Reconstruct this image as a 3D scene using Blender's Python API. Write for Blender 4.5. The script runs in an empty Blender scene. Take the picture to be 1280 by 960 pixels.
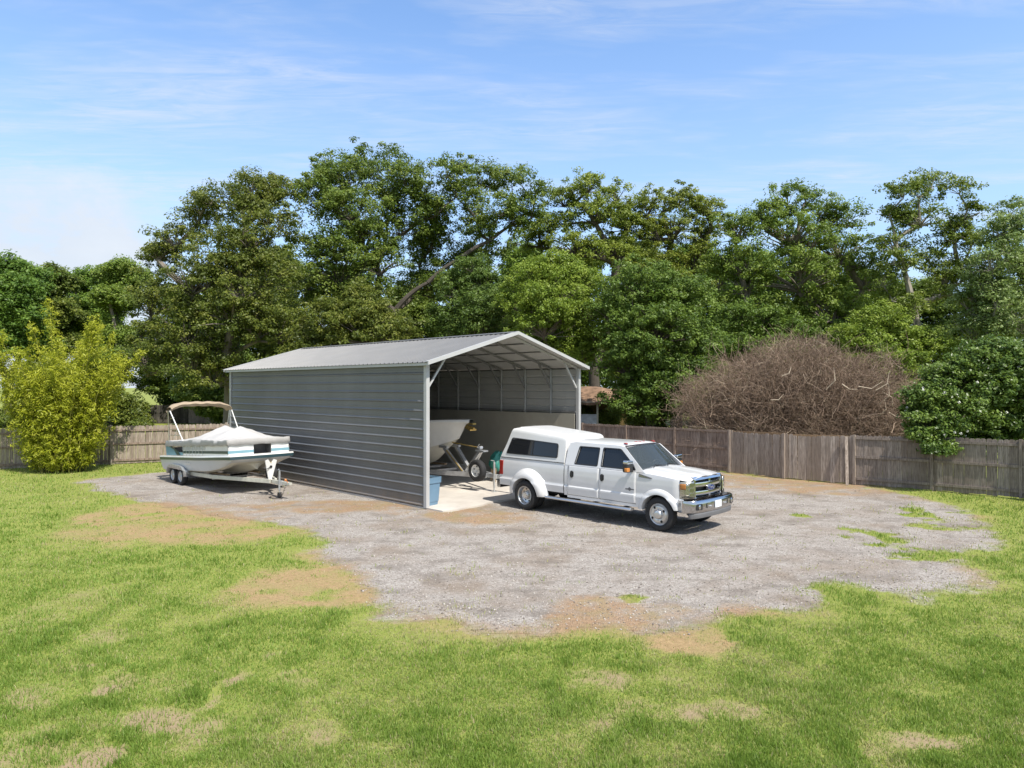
import bpy, bmesh, math, random
import numpy as np
from mathutils import Vector, Matrix, geometry
random.seed(7); RNG = np.random.default_rng(7)
R = math.radians
SC = bpy.context.scene
COL = SC.collection
F_PX, CAM_H, HOR = 870.0, 3.5, 484.0      # focal length in photo pixels, camera height, horizon row

def at(px, py, h=0.0):
    """ground point (height h) seen at a photo pixel"""
    y = F_PX * (CAM_H - h) / (py - HOR)
    return ((px - 640.0) / F_PX * y, y)
def atz(px, y): return ((px - 640.0) / F_PX * y, y)
def top_h(py, y): return CAM_H + (HOR - py) * y / F_PX

# ------------------------------------------------------------------ objects
def tag(o, label=None, cat=None, group=None, kind=None):
    if label: o['label'] = label
    if cat: o['category'] = cat
    if group: o['group'] = group
    if kind: o['kind'] = kind
    return o
def empty(name, loc=(0,0,0), rot=(0,0,0)):
    o = bpy.data.objects.new(name, None); COL.objects.link(o)
    o.location = loc; o.rotation_euler = rot; o.empty_display_size = .2
    return o
def kids(o): return [c for c in bpy.data.objects if c.parent == o]
def copy_tree(o, parent=None):
    c = o.copy(); COL.objects.link(c); c.parent = parent
    for k in kids(o): copy_tree(k, c)
    return c

class MB:
    def __init__(s): s.v = []; s.f = []
    def add(s, vs, fs):
        n = len(s.v); s.v += [tuple(p) for p in vs]; s.f += [tuple(i + n for i in f) for f in fs]; return s
    def box(s, x0, x1, y0, y1, z0, z1):
        return s.add([(x0,y0,z0),(x1,y0,z0),(x1,y1,z0),(x0,y1,z0),(x0,y0,z1),(x1,y0,z1),(x1,y1,z1),(x0,y1,z1)],
                     [(3,2,1,0),(4,5,6,7),(0,1,5,4),(1,2,6,5),(2,3,7,6),(3,0,4,7)])
    def obox(s, c, size, rot=None):
        a, b, d = [q / 2 for q in size]; m = rot or Matrix()
        vs = [Vector(c) + (m.to_3x3() @ Vector((x, y, z))) for z in (-d, d) for x, y in ((-a,-b),(a,-b),(a,b),(-a,b))]
        return s.add(vs, [(3,2,1,0),(4,5,6,7),(0,1,5,4),(1,2,6,5),(2,3,7,6),(3,0,4,7)])
    def beam(s, p, q, w, h):
        """rectangular bar from p to q"""
        p, q = Vector(p), Vector(q); d = (q - p); L = d.length
        rot = d.to_track_quat('X', 'Z').to_matrix()
        return s.obox((p + q) / 2, (L, w, h), rot)
    def tube(s, pts, r, n=8, cap=True):
        pts = [Vector(p) for p in pts]; k = len(pts)
        rs = r if isinstance(r, (list, tuple)) else [r] * k
        vs = []; t0 = None; u = None
        for i, p in enumerate(pts):
            t = (pts[min(i+1, k-1)] - pts[max(i-1, 0)]).normalized()
            if u is None:
                u = t.orthogonal().normalized()
            else:
                u = (u - t * u.dot(t)); u = u.normalized() if u.length > 1e-6 else t.orthogonal().normalized()
            w = t.cross(u)
            for j in range(n):
                a = 2 * math.pi * j / n
                vs.append(p + (u * math.cos(a) + w * math.sin(a)) * rs[i])
        fs = [(i*n+j, i*n+(j+1) % n, (i+1)*n+(j+1) % n, (i+1)*n+j) for i in range(k-1) for j in range(n)]
        if cap: fs += [tuple(range(n-1, -1, -1)), tuple(range((k-1)*n, k*n))]
        return s.add(vs, fs)
    def lathe(s, prof, c=(0,0,0), axis='y', n=28, cap=False):
        """prof: (radius, offset along the axis)"""
        vs = []
        for r, h in prof:
            for j in range(n):
                a = 2 * math.pi * j / n; ca, sa = r * math.cos(a), r * math.sin(a)
                p = {'y': (ca, h, sa), 'z': (ca, sa, h), 'x': (h, ca, sa)}[axis]
                vs.append((c[0]+p[0], c[1]+p[1], c[2]+p[2]))
        k = len(prof)
        fs = [(i*n+j, i*n+(j+1) % n, (i+1)*n+(j+1) % n, (i+1)*n+j) for i in range(k-1) for j in range(n)]
        if cap: fs += [tuple(range(n)), tuple(range((k-1)*n, k*n))]
        return s.add(vs, fs)
    def grid(s, P, flip=False, closed=False):
        m, n = len(P), len(P[0]); vs = [p for row in P for p in row]
        fs = []
        for i in range(m-1):
            for j in range(n if closed else n-1):
                q = (i*n+j, i*n+(j+1) % n, (i+1)*n+(j+1) % n, (i+1)*n+j)
                fs.append(q[::-1] if flip else q)
        return s.add(vs, fs)
    def prism(s, poly, fn, d0, d1):
        """2-D polygon, fn(u, v, d) -> xyz"""
        n = len(poly)
        vs = [fn(u, v, d0) for u, v in poly] + [fn(u, v, d1) for u, v in poly]
        return s.add(vs, [tuple(range(n-1, -1, -1)), tuple(range(n, 2*n))] + [(i, (i+1) % n, n+(i+1) % n, n+i) for i in range(n)])
    def plate(s, outer, holes, fn):
        """2-D polygon with holes, filled and mapped through fn(u, v) -> xyz"""
        bm = bmesh.new(); es = []
        for loop in [outer] + holes:
            vs = [bm.verts.new((u, v, 0)) for u, v in loop]
            es += [bm.edges.new((vs[i], vs[(i+1) % len(vs)])) for i in range(len(vs))]
        bmesh.ops.triangle_fill(bm, use_beauty=True, use_dissolve=False, edges=es)
        bm.verts.index_update()
        vs = [fn(v.co.x, v.co.y) for v in bm.verts]; fs = [tuple(v.index for v in f.verts) for f in bm.faces]
        bm.free(); return s.add(vs, fs)
    def build(s, name, mat, parent=None, smooth=38, bevel=0, solid=0, seg=2, recalc=True, offset=-1, subsurf=0):
        me = bpy.data.meshes.new(name); me.from_pydata(s.v, [], s.f)
        if recalc:
            bm = bmesh.new(); bm.from_mesh(me)
            bmesh.ops.remove_doubles(bm, verts=bm.verts, dist=1e-5)
            bmesh.ops.recalc_face_normals(bm, faces=bm.faces); bm.to_mesh(me); bm.free()
        me.materials.append(mat)
        if smooth:
            me.polygons.foreach_set('use_smooth', [True] * len(me.polygons)); me.set_sharp_from_angle(angle=R(smooth))
        o = bpy.data.objects.new(name, me); COL.objects.link(o); o.parent = parent
        if solid:
            m = o.modifiers.new('solid', 'SOLIDIFY'); m.thickness = solid; m.offset = offset
        if bevel:
            m = o.modifiers.new('bevel', 'BEVEL'); m.width = bevel; m.segments = seg; m.limit_method = 'ANGLE'; m.angle_limit = R(40); m.harden_normals = True
        if subsurf:
            m = o.modifiers.new('sub', 'SUBSURF'); m.levels = subsurf; m.render_levels = subsurf
        return o

def np_mesh(name, verts, faces, mat, parent=None, attrs=None, smooth=False):
    """fast mesh from arrays; faces (n, k)"""
    me = bpy.data.meshes.new(name)
    nv, (nf, k) = len(verts), faces.shape
    me.vertices.add(nv); me.vertices.foreach_set('co', np.ascontiguousarray(verts, np.float32).ravel())
    me.loops.add(nf * k); me.loops.foreach_set('vertex_index', np.ascontiguousarray(faces, np.int32).ravel())
    me.polygons.add(nf); me.polygons.foreach_set('loop_start', np.arange(0, nf * k, k, dtype=np.int32))
    if smooth: me.polygons.foreach_set('use_smooth', np.ones(nf, bool))
    me.update(calc_edges=True)
    for nm, (typ, dat) in (attrs or {}).items():
        a = me.attributes.new(nm, typ, 'POINT')
        a.data.foreach_set('color' if 'COLOR' in typ else 'value', np.ascontiguousarray(dat, np.float32).ravel())
    me.materials.append(mat)
    o = bpy.data.objects.new(name, me); COL.objects.link(o); o.parent = parent
    return o

# ------------------------------------------------------------------ noise
def vnoise(x, y, seed=0):
    xi, yi = np.floor(x).astype(np.int64), np.floor(y).astype(np.int64); fx, fy = x - xi, y - yi
    def h(a, b):
        n = (a * 374761393 + b * 668265263 + seed * 974634277) & 0x7fffffff
        n = ((n ^ (n >> 13)) * 1274126177) & 0x7fffffff
        return ((n ^ (n >> 16)) & 0xffff) / 65535.0
    u, v = fx*fx*(3-2*fx), fy*fy*(3-2*fy)
    return (h(xi,yi)*(1-u)+h(xi+1,yi)*u)*(1-v) + (h(xi,yi+1)*(1-u)+h(xi+1,yi+1)*u)*v
def fbm(x, y, seed=0, o=4):
    s = 0; a = .5; t = 0
    for k in range(o):
        s = s + a * vnoise(x * 2**k, y * 2**k, seed + k * 17); t += a; a *= .55
    return s / t

# ------------------------------------------------------------------ materials
def nodes(name):
    m = bpy.data.materials.new(name); m.use_nodes = True; nt = m.node_tree
    return m, nt, nt.nodes['Principled BSDF']
def N(nt, t, **kw):
    n = nt.nodes.new(t)
    for k, v in kw.items(): setattr(n, k, v)
    return n
def mixc(nt, fac, a, b, mode='MIX'):
    n = N(nt, 'ShaderNodeMix', data_type='RGBA', blend_type=mode)
    for sock, v in ((n.inputs[0], fac), (n.inputs[6], a), (n.inputs[7], b)):
        if hasattr(v, 'links') or isinstance(v, bpy.types.NodeSocket): nt.links.new(v, sock)
        elif isinstance(v, (int, float)): sock.default_value = v
        else: sock.default_value = (*v[:3], 1)
    return n.outputs[2]
def math_(nt, op, a, b=None, clamp=False):
    n = N(nt, 'ShaderNodeMath', operation=op); n.use_clamp = clamp
    for i, v in enumerate((a, b)):
        if v is None: continue
        if isinstance(v, bpy.types.NodeSocket): nt.links.new(v, n.inputs[i])
        else: n.inputs[i].default_value = v
    return n.outputs[0]
def noise(nt, scale, detail=4, rough=.55, coord='Object', stretch=None, dist=0):
    tc = N(nt, 'ShaderNodeTexCoord'); n = N(nt, 'ShaderNodeTexNoise')
    n.inputs['Scale'].default_value = scale; n.inputs['Detail'].default_value = detail
    n.inputs['Roughness'].default_value = rough; n.inputs['Distortion'].default_value = dist
    src = tc.outputs[coord]
    if stretch:
        mp = N(nt, 'ShaderNodeMapping'); mp.inputs['Scale'].default_value = stretch
        nt.links.new(src, mp.inputs['Vector']); src = mp.outputs[0]
    nt.links.new(src, n.inputs['Vector']); return n.outputs['Fac']
def ramp(nt, fac, *stops):
    n = N(nt, 'ShaderNodeValToRGB'); e = n.color_ramp.elements
    while len(e) < len(stops): e.new(.5)
    for el, (p, c) in zip(e, stops):
        el.position = p; el.color = (*c[:3], 1) if hasattr(c, '__len__') else (c, c, c, 1)
    nt.links.new(fac, n.inputs[0]); return n.outputs[0]
def M(name, col, rough=.55, metal=0., var=.12, scale=3., bump=0., bscale=60., spec=.5, coat=0., stretch=None, dirt=0., dirtcol=(.18,.15,.11)):
    m, nt, b = nodes(name)
    n = noise(nt, scale, 5, .6, stretch=stretch)
    c = mixc(nt, ramp(nt, n, (.3, 0.), (.7, 1.)), [q*(1-var) for q in col], [min(1, q*(1+var)) for q in col])
    if dirt:
        d = noise(nt, scale*.37+.6, 7, .7)
        c = mixc(nt, math_(nt, 'MULTIPLY', ramp(nt, d, (.48, 0.), (.72, 1.)), dirt), c, dirtcol)
    nt.links.new(c, b.inputs['Base Color'])
    b.inputs['Roughness'].default_value = rough; b.inputs['Metallic'].default_value = metal
    b.inputs['Specular IOR Level'].default_value = spec; b.inputs['Coat Weight'].default_value = coat
    b.inputs['Coat Roughness'].default_value = .06
    if bump:
        bp = N(nt, 'ShaderNodeBump'); bp.inputs['Strength'].default_value = bump; bp.inputs['Distance'].default_value = .02
        nt.links.new(noise(nt, bscale, 5, .6, stretch=stretch), bp.inputs['Height']); nt.links.new(bp.outputs[0], b.inputs['Normal'])
    return m
def glass(name, tint, alpha=.25, rough=.03):
    """tinted pane: part see-through, part dark, with a sharp reflection"""
    m, nt, b = nodes(name)
    b.inputs['Base Color'].default_value = (*tint, 1); b.inputs['Roughness'].default_value = rough
    b.inputs['Specular IOR Level'].default_value = .5; b.inputs['Coat Weight'].default_value = .15; b.inputs['Coat Roughness'].default_value = .02
    t = N(nt, 'ShaderNodeBsdfTransparent'); mx = N(nt, 'ShaderNodeMixShader'); mx.inputs[0].default_value = 1 - alpha
    nt.links.new(t.outputs[0], mx.inputs[1]); nt.links.new(b.outputs[0], mx.inputs[2])
    nt.links.new(mx.outputs[0], nt.nodes['Material Output'].inputs['Surface'])
    return m
def leafmat(name, dark, light, warm, trans=.35, rough=.5):
    """'tone' is a per-clump value stored on the leaves: plain colour differences between sprays"""
    m, nt, b = nodes(name)
    a = N(nt, 'ShaderNodeAttribute', attribute_name='tone'); oi = N(nt, 'ShaderNodeObjectInfo')
    c = ramp(nt, a.outputs['Fac'], (.0, dark), (.55, light), (1., warm))
    hs = N(nt, 'ShaderNodeHueSaturation'); nt.links.new(c, hs.inputs['Color'])
    nt.links.new(math_(nt, 'ADD', math_(nt, 'MULTIPLY', oi.outputs['Random'], .03), .485), hs.inputs['Hue'])
    nt.links.new(math_(nt, 'ADD', math_(nt, 'MULTIPLY', oi.outputs['Random'], .3), .85), hs.inputs['Value'])
    nt.links.new(hs.outputs[0], b.inputs['Base Color']); b.inputs['Roughness'].default_value = rough
    b.inputs['Specular IOR Level'].default_value = .35
    t = N(nt, 'ShaderNodeBsdfTranslucent'); nt.links.new(mixc(nt, .5, hs.outputs[0], (.16, .22, .02)), t.inputs['Color'])
    mx = N(nt, 'ShaderNodeMixShader'); mx.inputs[0].default_value = trans
    nt.links.new(b.outputs[0], mx.inputs[1]); nt.links.new(t.outputs[0], mx.inputs[2])
    nt.links.new(mx.outputs[0], nt.nodes['Material Output'].inputs['Surface'])
    return m

MT = {}
MT['white_paint'] = M('white_paint', (.63,.63,.635), .28, var=.02, coat=.6, dirt=.05)
MT['shell_white'] = M('shell_white', (.63,.63,.625), .34, var=.03, coat=.3)
MT['chrome'] = M('chrome', (.62,.62,.63), .12, 1., var=.04)
MT['bumper_chrome'] = M('bumper_chrome', (.5,.5,.51), .16, 1., var=.04)
MT['alloy'] = M('alloy', (.62,.62,.62), .28, .9, var=.08)
MT['rubber'] = M('rubber', (.022,.022,.023), .8, var=.25, scale=14, bump=.2)
MT['black_plastic'] = M('black_plastic', (.018,.018,.019), .5, var=.2)
MT['chassis_dark'] = M('chassis_dark', (.012,.012,.012), .8, var=.3)
MT['grey_plastic'] = M('grey_plastic', (.12,.12,.125), .55, var=.12)
MT['dark_glass'] = glass('dark_glass', (.010,.011,.013), .04)
MT['screen_glass'] = glass('screen_glass', (.07,.088,.098), .45)
MT['lamp_glass'] = glass('lamp_glass', (.10,.10,.09), .75)
MT['reflector'] = M('reflector', (.72,.69,.6), .18, .9, var=.1, scale=20)
MT['amber'] = M('amber', (.5,.19,.035), .25, var=.1)
MT['red_lens'] = M('red_lens', (.30,.02,.012), .25, var=.1)
MT['emblem_blue'] = M('emblem_blue', (.012,.03,.16), .25, var=.05)
MT['plate_white'] = M('plate_white', (.72,.74,.76), .5, var=.03)
MT['interior'] = M('interior', (.10,.10,.105), .8, var=.2)
MT['seat'] = M('seat', (.28,.27,.25), .8, var=.15)
MT['galv'] = M('galv', (.52,.53,.54), .42, .75, var=.18, scale=9)
MT['galv_dull'] = M('galv_dull', (.42,.42,.41), .5, .3, var=.2, scale=7, dirt=.3)
MT['alu_beam'] = M('alu_beam', (.6,.59,.52), .42, .4, var=.12, scale=5, dirt=.2)
MT['wood_block'] = M('wood_block', (.3,.22,.13), .8, var=.25, scale=10)
MT['gel_white'] = M('gel_white', (.74,.74,.72), .25, var=.03, coat=.4, dirt=.08)
MT['gel_white_shade'] = M('gel_white_shade', (.5,.52,.54), .3, var=.04, coat=.3)  # white hull gelcoat with its grey-blue shade put into the base colour
MT['gel_cream'] = M('gel_cream', (.62,.6,.52), .35, var=.06, coat=.2, dirt=.12)
MT['teal'] = M('teal', (.028,.062,.074), .3, var=.06, coat=.4)
MT['light_teal'] = M('light_teal', (.17,.31,.37), .35, var=.08)
MT['canvas'] = M('canvas', (.44,.43,.42), .85, var=.06, scale=5, bump=.25, bscale=9)
MT['tan_canvas'] = M('tan_canvas', (.34,.265,.185), .85, var=.12, scale=6, bump=.2, bscale=20)
MT['clear_vinyl'] = M('clear_vinyl', (.48,.48,.46), .2, var=.08, scale=6)
MT['bin_blue'] = M('bin_blue', (.14,.24,.34), .5, var=.08)
MT['tarp_green'] = M('tarp_green', (.03,.21,.17), .5, var=.2, scale=6)
MT['brass'] = M('brass', (.5,.36,.12), .35, .7, var=.1)
MT['orange'] = M('orange', (.6,.2,.05), .4)
MT['strap'] = M('strap', (.5,.4,.22), .7)
CIRRUS_OFF = (0, 0, 0); EXPOSURE = .40
# ------------------------------------------------------------------ camera, sun, sky
cam = bpy.data.cameras.new('camera'); co = bpy.data.objects.new('camera', cam); COL.objects.link(co)
cam.sensor_width = 36; cam.lens = 36 * F_PX / 1280; cam.clip_end = 6000; cam.clip_start = .1
co.location = (0, 0, CAM_H); co.rotation_euler = (R(90) + math.atan((HOR - 480) / F_PX), 0, 0)
SC.camera = co
SUN_L = Vector((-.345, .446, -.82)).normalized()          # direction the light travels
sun = bpy.data.lights.new('sun', 'SUN'); so = bpy.data.objects.new('sun', sun); COL.objects.link(so)
sun.energy = 4.9; sun.angle = R(.5); sun.color = (1, .945, .85)
so.rotation_euler = SUN_L.to_track_quat('-Z', 'Y').to_euler(); so.location = (10, -20, 40)
S = -SUN_L; elev = math.asin(S.z); azim = math.atan2(S.x, S.y)
w = bpy.data.worlds.new('World'); SC.world = w; w.use_nodes = True; nt = w.node_tree
bg = nt.nodes['Background']; bg.inputs['Strength'].default_value = .15
sky = N(nt, 'ShaderNodeTexSky', sky_type='NISHITA'); sky.sun_disc = False
sky.sun_elevation = elev; sky.sun_rotation = azim; sky.air_density = 1.0; sky.dust_density = .6; sky.ozone_density = 1.6
tc = N(nt, 'ShaderNodeTexCoord'); sp = N(nt, 'ShaderNodeSeparateXYZ'); nt.links.new(tc.outputs['Generated'], sp.inputs[0])
# thin cirrus: a flat sheet of ice cloud far above (direction / height)
zz = math_(nt, 'MAXIMUM', sp.outputs['Z'], .03)
cx = math_(nt, 'DIVIDE', sp.outputs['X'], zz); cy = math_(nt, 'DIVIDE', sp.outputs['Y'], zz)
cv = N(nt, 'ShaderNodeCombineXYZ'); nt.links.new(cx, cv.inputs[0]); nt.links.new(cy, cv.inputs[1])
def cl(scale, sx, sy, rot, detail, dist, off=(0,0,0), rough=.6):
    mp = N(nt, 'ShaderNodeMapping'); mp.inputs['Rotation'].default_value = (0, 0, R(rot)); mp.inputs['Scale'].default_value = (sx, sy, 1); mp.inputs['Location'].default_value = off
    nt.links.new(cv.outputs[0], mp.inputs[0]); n = N(nt, 'ShaderNodeTexNoise'); n.inputs['Scale'].default_value = scale
    n.inputs['Detail'].default_value = detail; n.inputs['Distortion'].default_value = dist; n.inputs['Roughness'].default_value = rough
    nt.links.new(mp.outputs[0], n.inputs['Vector']); return n.outputs['Fac']
big = ramp(nt, cl(.75, .55, 1.5, 14, 5, .3, CIRRUS_OFF), (.46, 0.), (.66, 1.))
fine = ramp(nt, cl(6.5, .45, 1.7, 20, 9, .9, (3,1,0), .68), (.36, .12), (.66, 1.))
cir = math_(nt, 'MULTIPLY', math_(nt, 'MULTIPLY', big, fine), .72)
# heaped cloud low on the left, and pale air near the horizon
az = math_(nt, 'ARCTAN2', sp.outputs['X'], sp.outputs['Y']); el = math_(nt, 'ARCSINE', sp.outputs['Z'])
cv2 = N(nt, 'ShaderNodeCombineXYZ'); nt.links.new(az, cv2.inputs[0]); nt.links.new(math_(nt, 'MULTIPLY', el, 1.6), cv2.inputs[1])
n2 = N(nt, 'ShaderNodeTexNoise'); n2.inputs['Scale'].default_value = 8; n2.inputs['Detail'].default_value = 8; n2.inputs['Roughness'].default_value = .6
nt.links.new(cv2.outputs[0], n2.inputs['Vector'])
da = math_(nt, 'DIVIDE', math_(nt, 'SUBTRACT', az, R(-37)), R(13.5)); de = math_(nt, 'DIVIDE', math_(nt, 'SUBTRACT', el, R(5)), R(10))
rr = math_(nt, 'ADD', math_(nt, 'POWER', math_(nt, 'ABSOLUTE', da), 4.), math_(nt, 'POWER', math_(nt, 'ABSOLUTE', de), 4.))
cum = ramp(nt, math_(nt, 'SUBTRACT', math_(nt, 'ADD', math_(nt, 'MULTIPLY', n2.outputs['Fac'], 2.2), .0), rr), (.18, 0.), (.95, 1.))
cum = math_(nt, 'MULTIPLY', cum, .9)
hz = ramp(nt, el, (.0, .62), (R(12), .40), (R(28), .06))
skyc = mixc(nt, 1., sky.outputs[0], (1.06, 1.25, 1.42), 'MULTIPLY')
CLOUD = (4.0, 4.3, 4.9)
fill_veil = math_(nt, 'MAXIMUM', ramp(nt, el, (R(34), 0.), (R(56), .62)), ramp(nt, math_(nt, 'MULTIPLY', sp.outputs['Y'], -1.), (.05, 0.), (.5, .55)))   # whitening added out of view overhead and behind, to neutralise the ambient light
skyc = mixc(nt, fill_veil, skyc, (3.6, 3.6, 3.55))
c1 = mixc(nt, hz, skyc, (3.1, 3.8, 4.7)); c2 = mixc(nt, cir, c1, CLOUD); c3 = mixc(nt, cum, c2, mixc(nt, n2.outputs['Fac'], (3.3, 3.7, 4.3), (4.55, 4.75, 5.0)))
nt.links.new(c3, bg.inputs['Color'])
SC.view_settings.view_transform = 'Standard'; SC.view_settings.look = 'None'; SC.view_settings.gamma = 1
SC.view_settings.use_curve_mapping = False; SC.view_settings.exposure = EXPOSURE
SC.render.engine = 'CYCLES'; SC.cycles.max_bounces = 8; SC.cycles.transparent_max_bounces = 12
SC.cycles.diffuse_bounces = 4; SC.cycles.use_denoising = True
GRASS_N = 620000; STONES_N = 30000
# ------------------------------------------------------------------ ground: masks in world coordinates
GP = [(108,600),(150,596),(215,588),(300,580),(420,574),(560,560),(700,556),(820,560),(912,592),(985,600),(1068,606),(1125,616),(1180,626),(1215,636),
      (1206,645),(1230,655),(1247,674),(1216,682),(1180,690),(1200,704),(1236,719),(1234,731),(1170,748),(1140,742),(1065,731),(1018,722),(1028,742),(1020,755),
      (905,768),(885,778),(868,790),(832,787),(760,782),(690,782),(640,787),(605,790),(570,782),(540,770),(484,766),(470,745),(440,722),(418,708),(392,690),(398,674),(384,660),
      (345,653),(290,651),(212,634),(170,622),(130,612)]
GPW = np.array([at(*p) for p in GP])
def sdist(x, y, P):
    """signed distance to polygon (positive inside)"""
    d = np.full(x.shape, 1e9); ins = np.zeros(x.shape, bool); n = len(P)
    for i in range(n):
        ax, ay = P[i]; bx, by = P[(i+1) % n]; ex, ey = bx-ax, by-ay
        t = np.clip(((x-ax)*ex+(y-ay)*ey)/(ex*ex+ey*ey), 0, 1)
        d = np.minimum(d, np.hypot(x-ax-t*ex, y-ay-t*ey))
        c = (ay > y) != (by > y)
        ins ^= c & (x < (bx-ax)*(y-ay)/((by-ay) if by != ay else 1e-9)+ax)
    return np.where(ins, d, -d)
def blob(x, y, px, py, rx, ry):
    """soft ellipse given in photo pixels on the ground: 1 inside, 0 outside"""
    cx, cy = at(px, py); sx = rx / F_PX * cy; y1 = at(px, py - ry)[1]; y2 = at(px, py + ry)[1]; sy = abs(y1 - y2) / 2
    return np.hypot((x-cx)/sx, (y-cy)/sy)
BROWN = [(220,655,125,24),(170,640,60,14),(300,668,60,13),(390,728,82,30),(345,722,50,20),(430,745,50,16),(760,764,80,24),(700,775,40,14),(860,800,50,16),(900,805,22,14),
         (930,768,60,10),(1000,604,130,9),(950,600,60,8),(600,645,70,7),(440,632,160,8),(560,640,60,7),(1040,612,80,6),(905,594,40,5)]
GREENP = [(1095,672,34,9),(1150,690,45,8),(780,748,40,6),(1160,640,50,8),(1175,657,40,6),(1045,600,40,3),(505,679,9,3),(1010,645,16,3),(1020,735,25,6)]
BALD = [(60,760,50,26,.5),(30,880,50,18,.55),(210,860,40,10,.4),(300,900,30,12,.4),(20,925,40,12,.6),(130,800,30,12,.5),(20,790,40,14,.4),(75,845,40,14,.5),(140,860,26,16,.5),(175,905,60,14,.75),(60,940,80,20,.75),(115,945,30,16,1.),(130,870,12,6,1.),(160,860,16,14,.6),
        (275,865,10,26,.75),(273,858,8,4,1.),(250,915,26,14,.6),(200,940,40,16,.5),(352,842,28,9,.6),(370,885,20,12,.5),(400,915,24,16,.6),(755,848,40,16,.75),(850,845,30,12,.5),(890,888,50,14,.75),
        (800,885,50,14,.5),(870,935,40,14,.55),(940,866,26,8,.3),(1110,915,50,14,.7),(1085,930,22,10,.9),(1170,912,22,10,.65),(700,930,50,14,.55),(1000,940,40,8,.3),(240,775,40,12,.35),(520,795,40,10,.4),(560,920,30,10,.3),(1250,925,50,12,.4)]
def masks(x, y):
    wx = (fbm(x*.55, y*.55, 3)-.5)*2.2 + (fbm(x*2.1, y*2.1, 5)-.5)*1.0; wy = (fbm(x*.55+40, y*.55, 9)-.5)*2.2 + (fbm(x*2.1+9, y*2.1, 11)-.5)*1.0
    g = sdist(x + wx*.45, y + wy*.45, GPW)
    fine = fbm(x*3.1, y*3.1, 21) - .5
    gravel = np.clip(.5 + g*1.1 + fine*.5, 0, 1)
    br = np.zeros_like(x)
    for (px, py, rx, ry) in BROWN:
        br = np.maximum(br, np.clip((1.35 - blob(x + wx*.5, y + wy*.5, px, py, rx, ry)) * 1.6, 0, 1))
    br = br * np.clip(.75 + fine*1.4 + (fbm(x*1.2, y*1.2, 33)-.5)*1.1, 0, 1)
    br = np.maximum(br, np.clip(1 - np.abs(g)*1.3, 0, 1) * np.clip(fbm(x*.7, y*.7, 77)*3.2-1.3, 0, 1) * .8)
    gr = np.zeros_like(x)
    for (px, py, rx, ry) in GREENP:
        gr = np.maximum(gr, np.clip((1.5 - blob(x + wx*.6, y + wy*.6, px, py, rx, ry)) * 1.1, 0, 1) * np.clip(fbm(x*2.2, y*2.2, 55)*3.4 - 1.15, 0, 1))
    gravel = gravel * (1 - np.clip(gr*1.2 + fine*gr*2, 0, 1)); br = br * (1 - gr*.7)
    bald = np.zeros_like(x)
    for (px, py, rx, ry, s) in BALD:
        bald = np.maximum(bald, s * np.clip((1.55 - blob(x + wx*.40, y + wy*.40, px, py, rx, ry)) * 1.3, 0, 1))
    near = np.clip((15 - y)/6, 0, 1)
    bald = np.maximum(bald, np.clip(fbm(x*1.1+3, y*1.1, 51)*4 - 2.55, 0, 1)*.75*(.35 + .65*near))
    bald = np.clip(bald * (.32 + fbm(x*3.3, y*3.3, 41)*1.35), 0, 1)
    return gravel, br, bald

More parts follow.
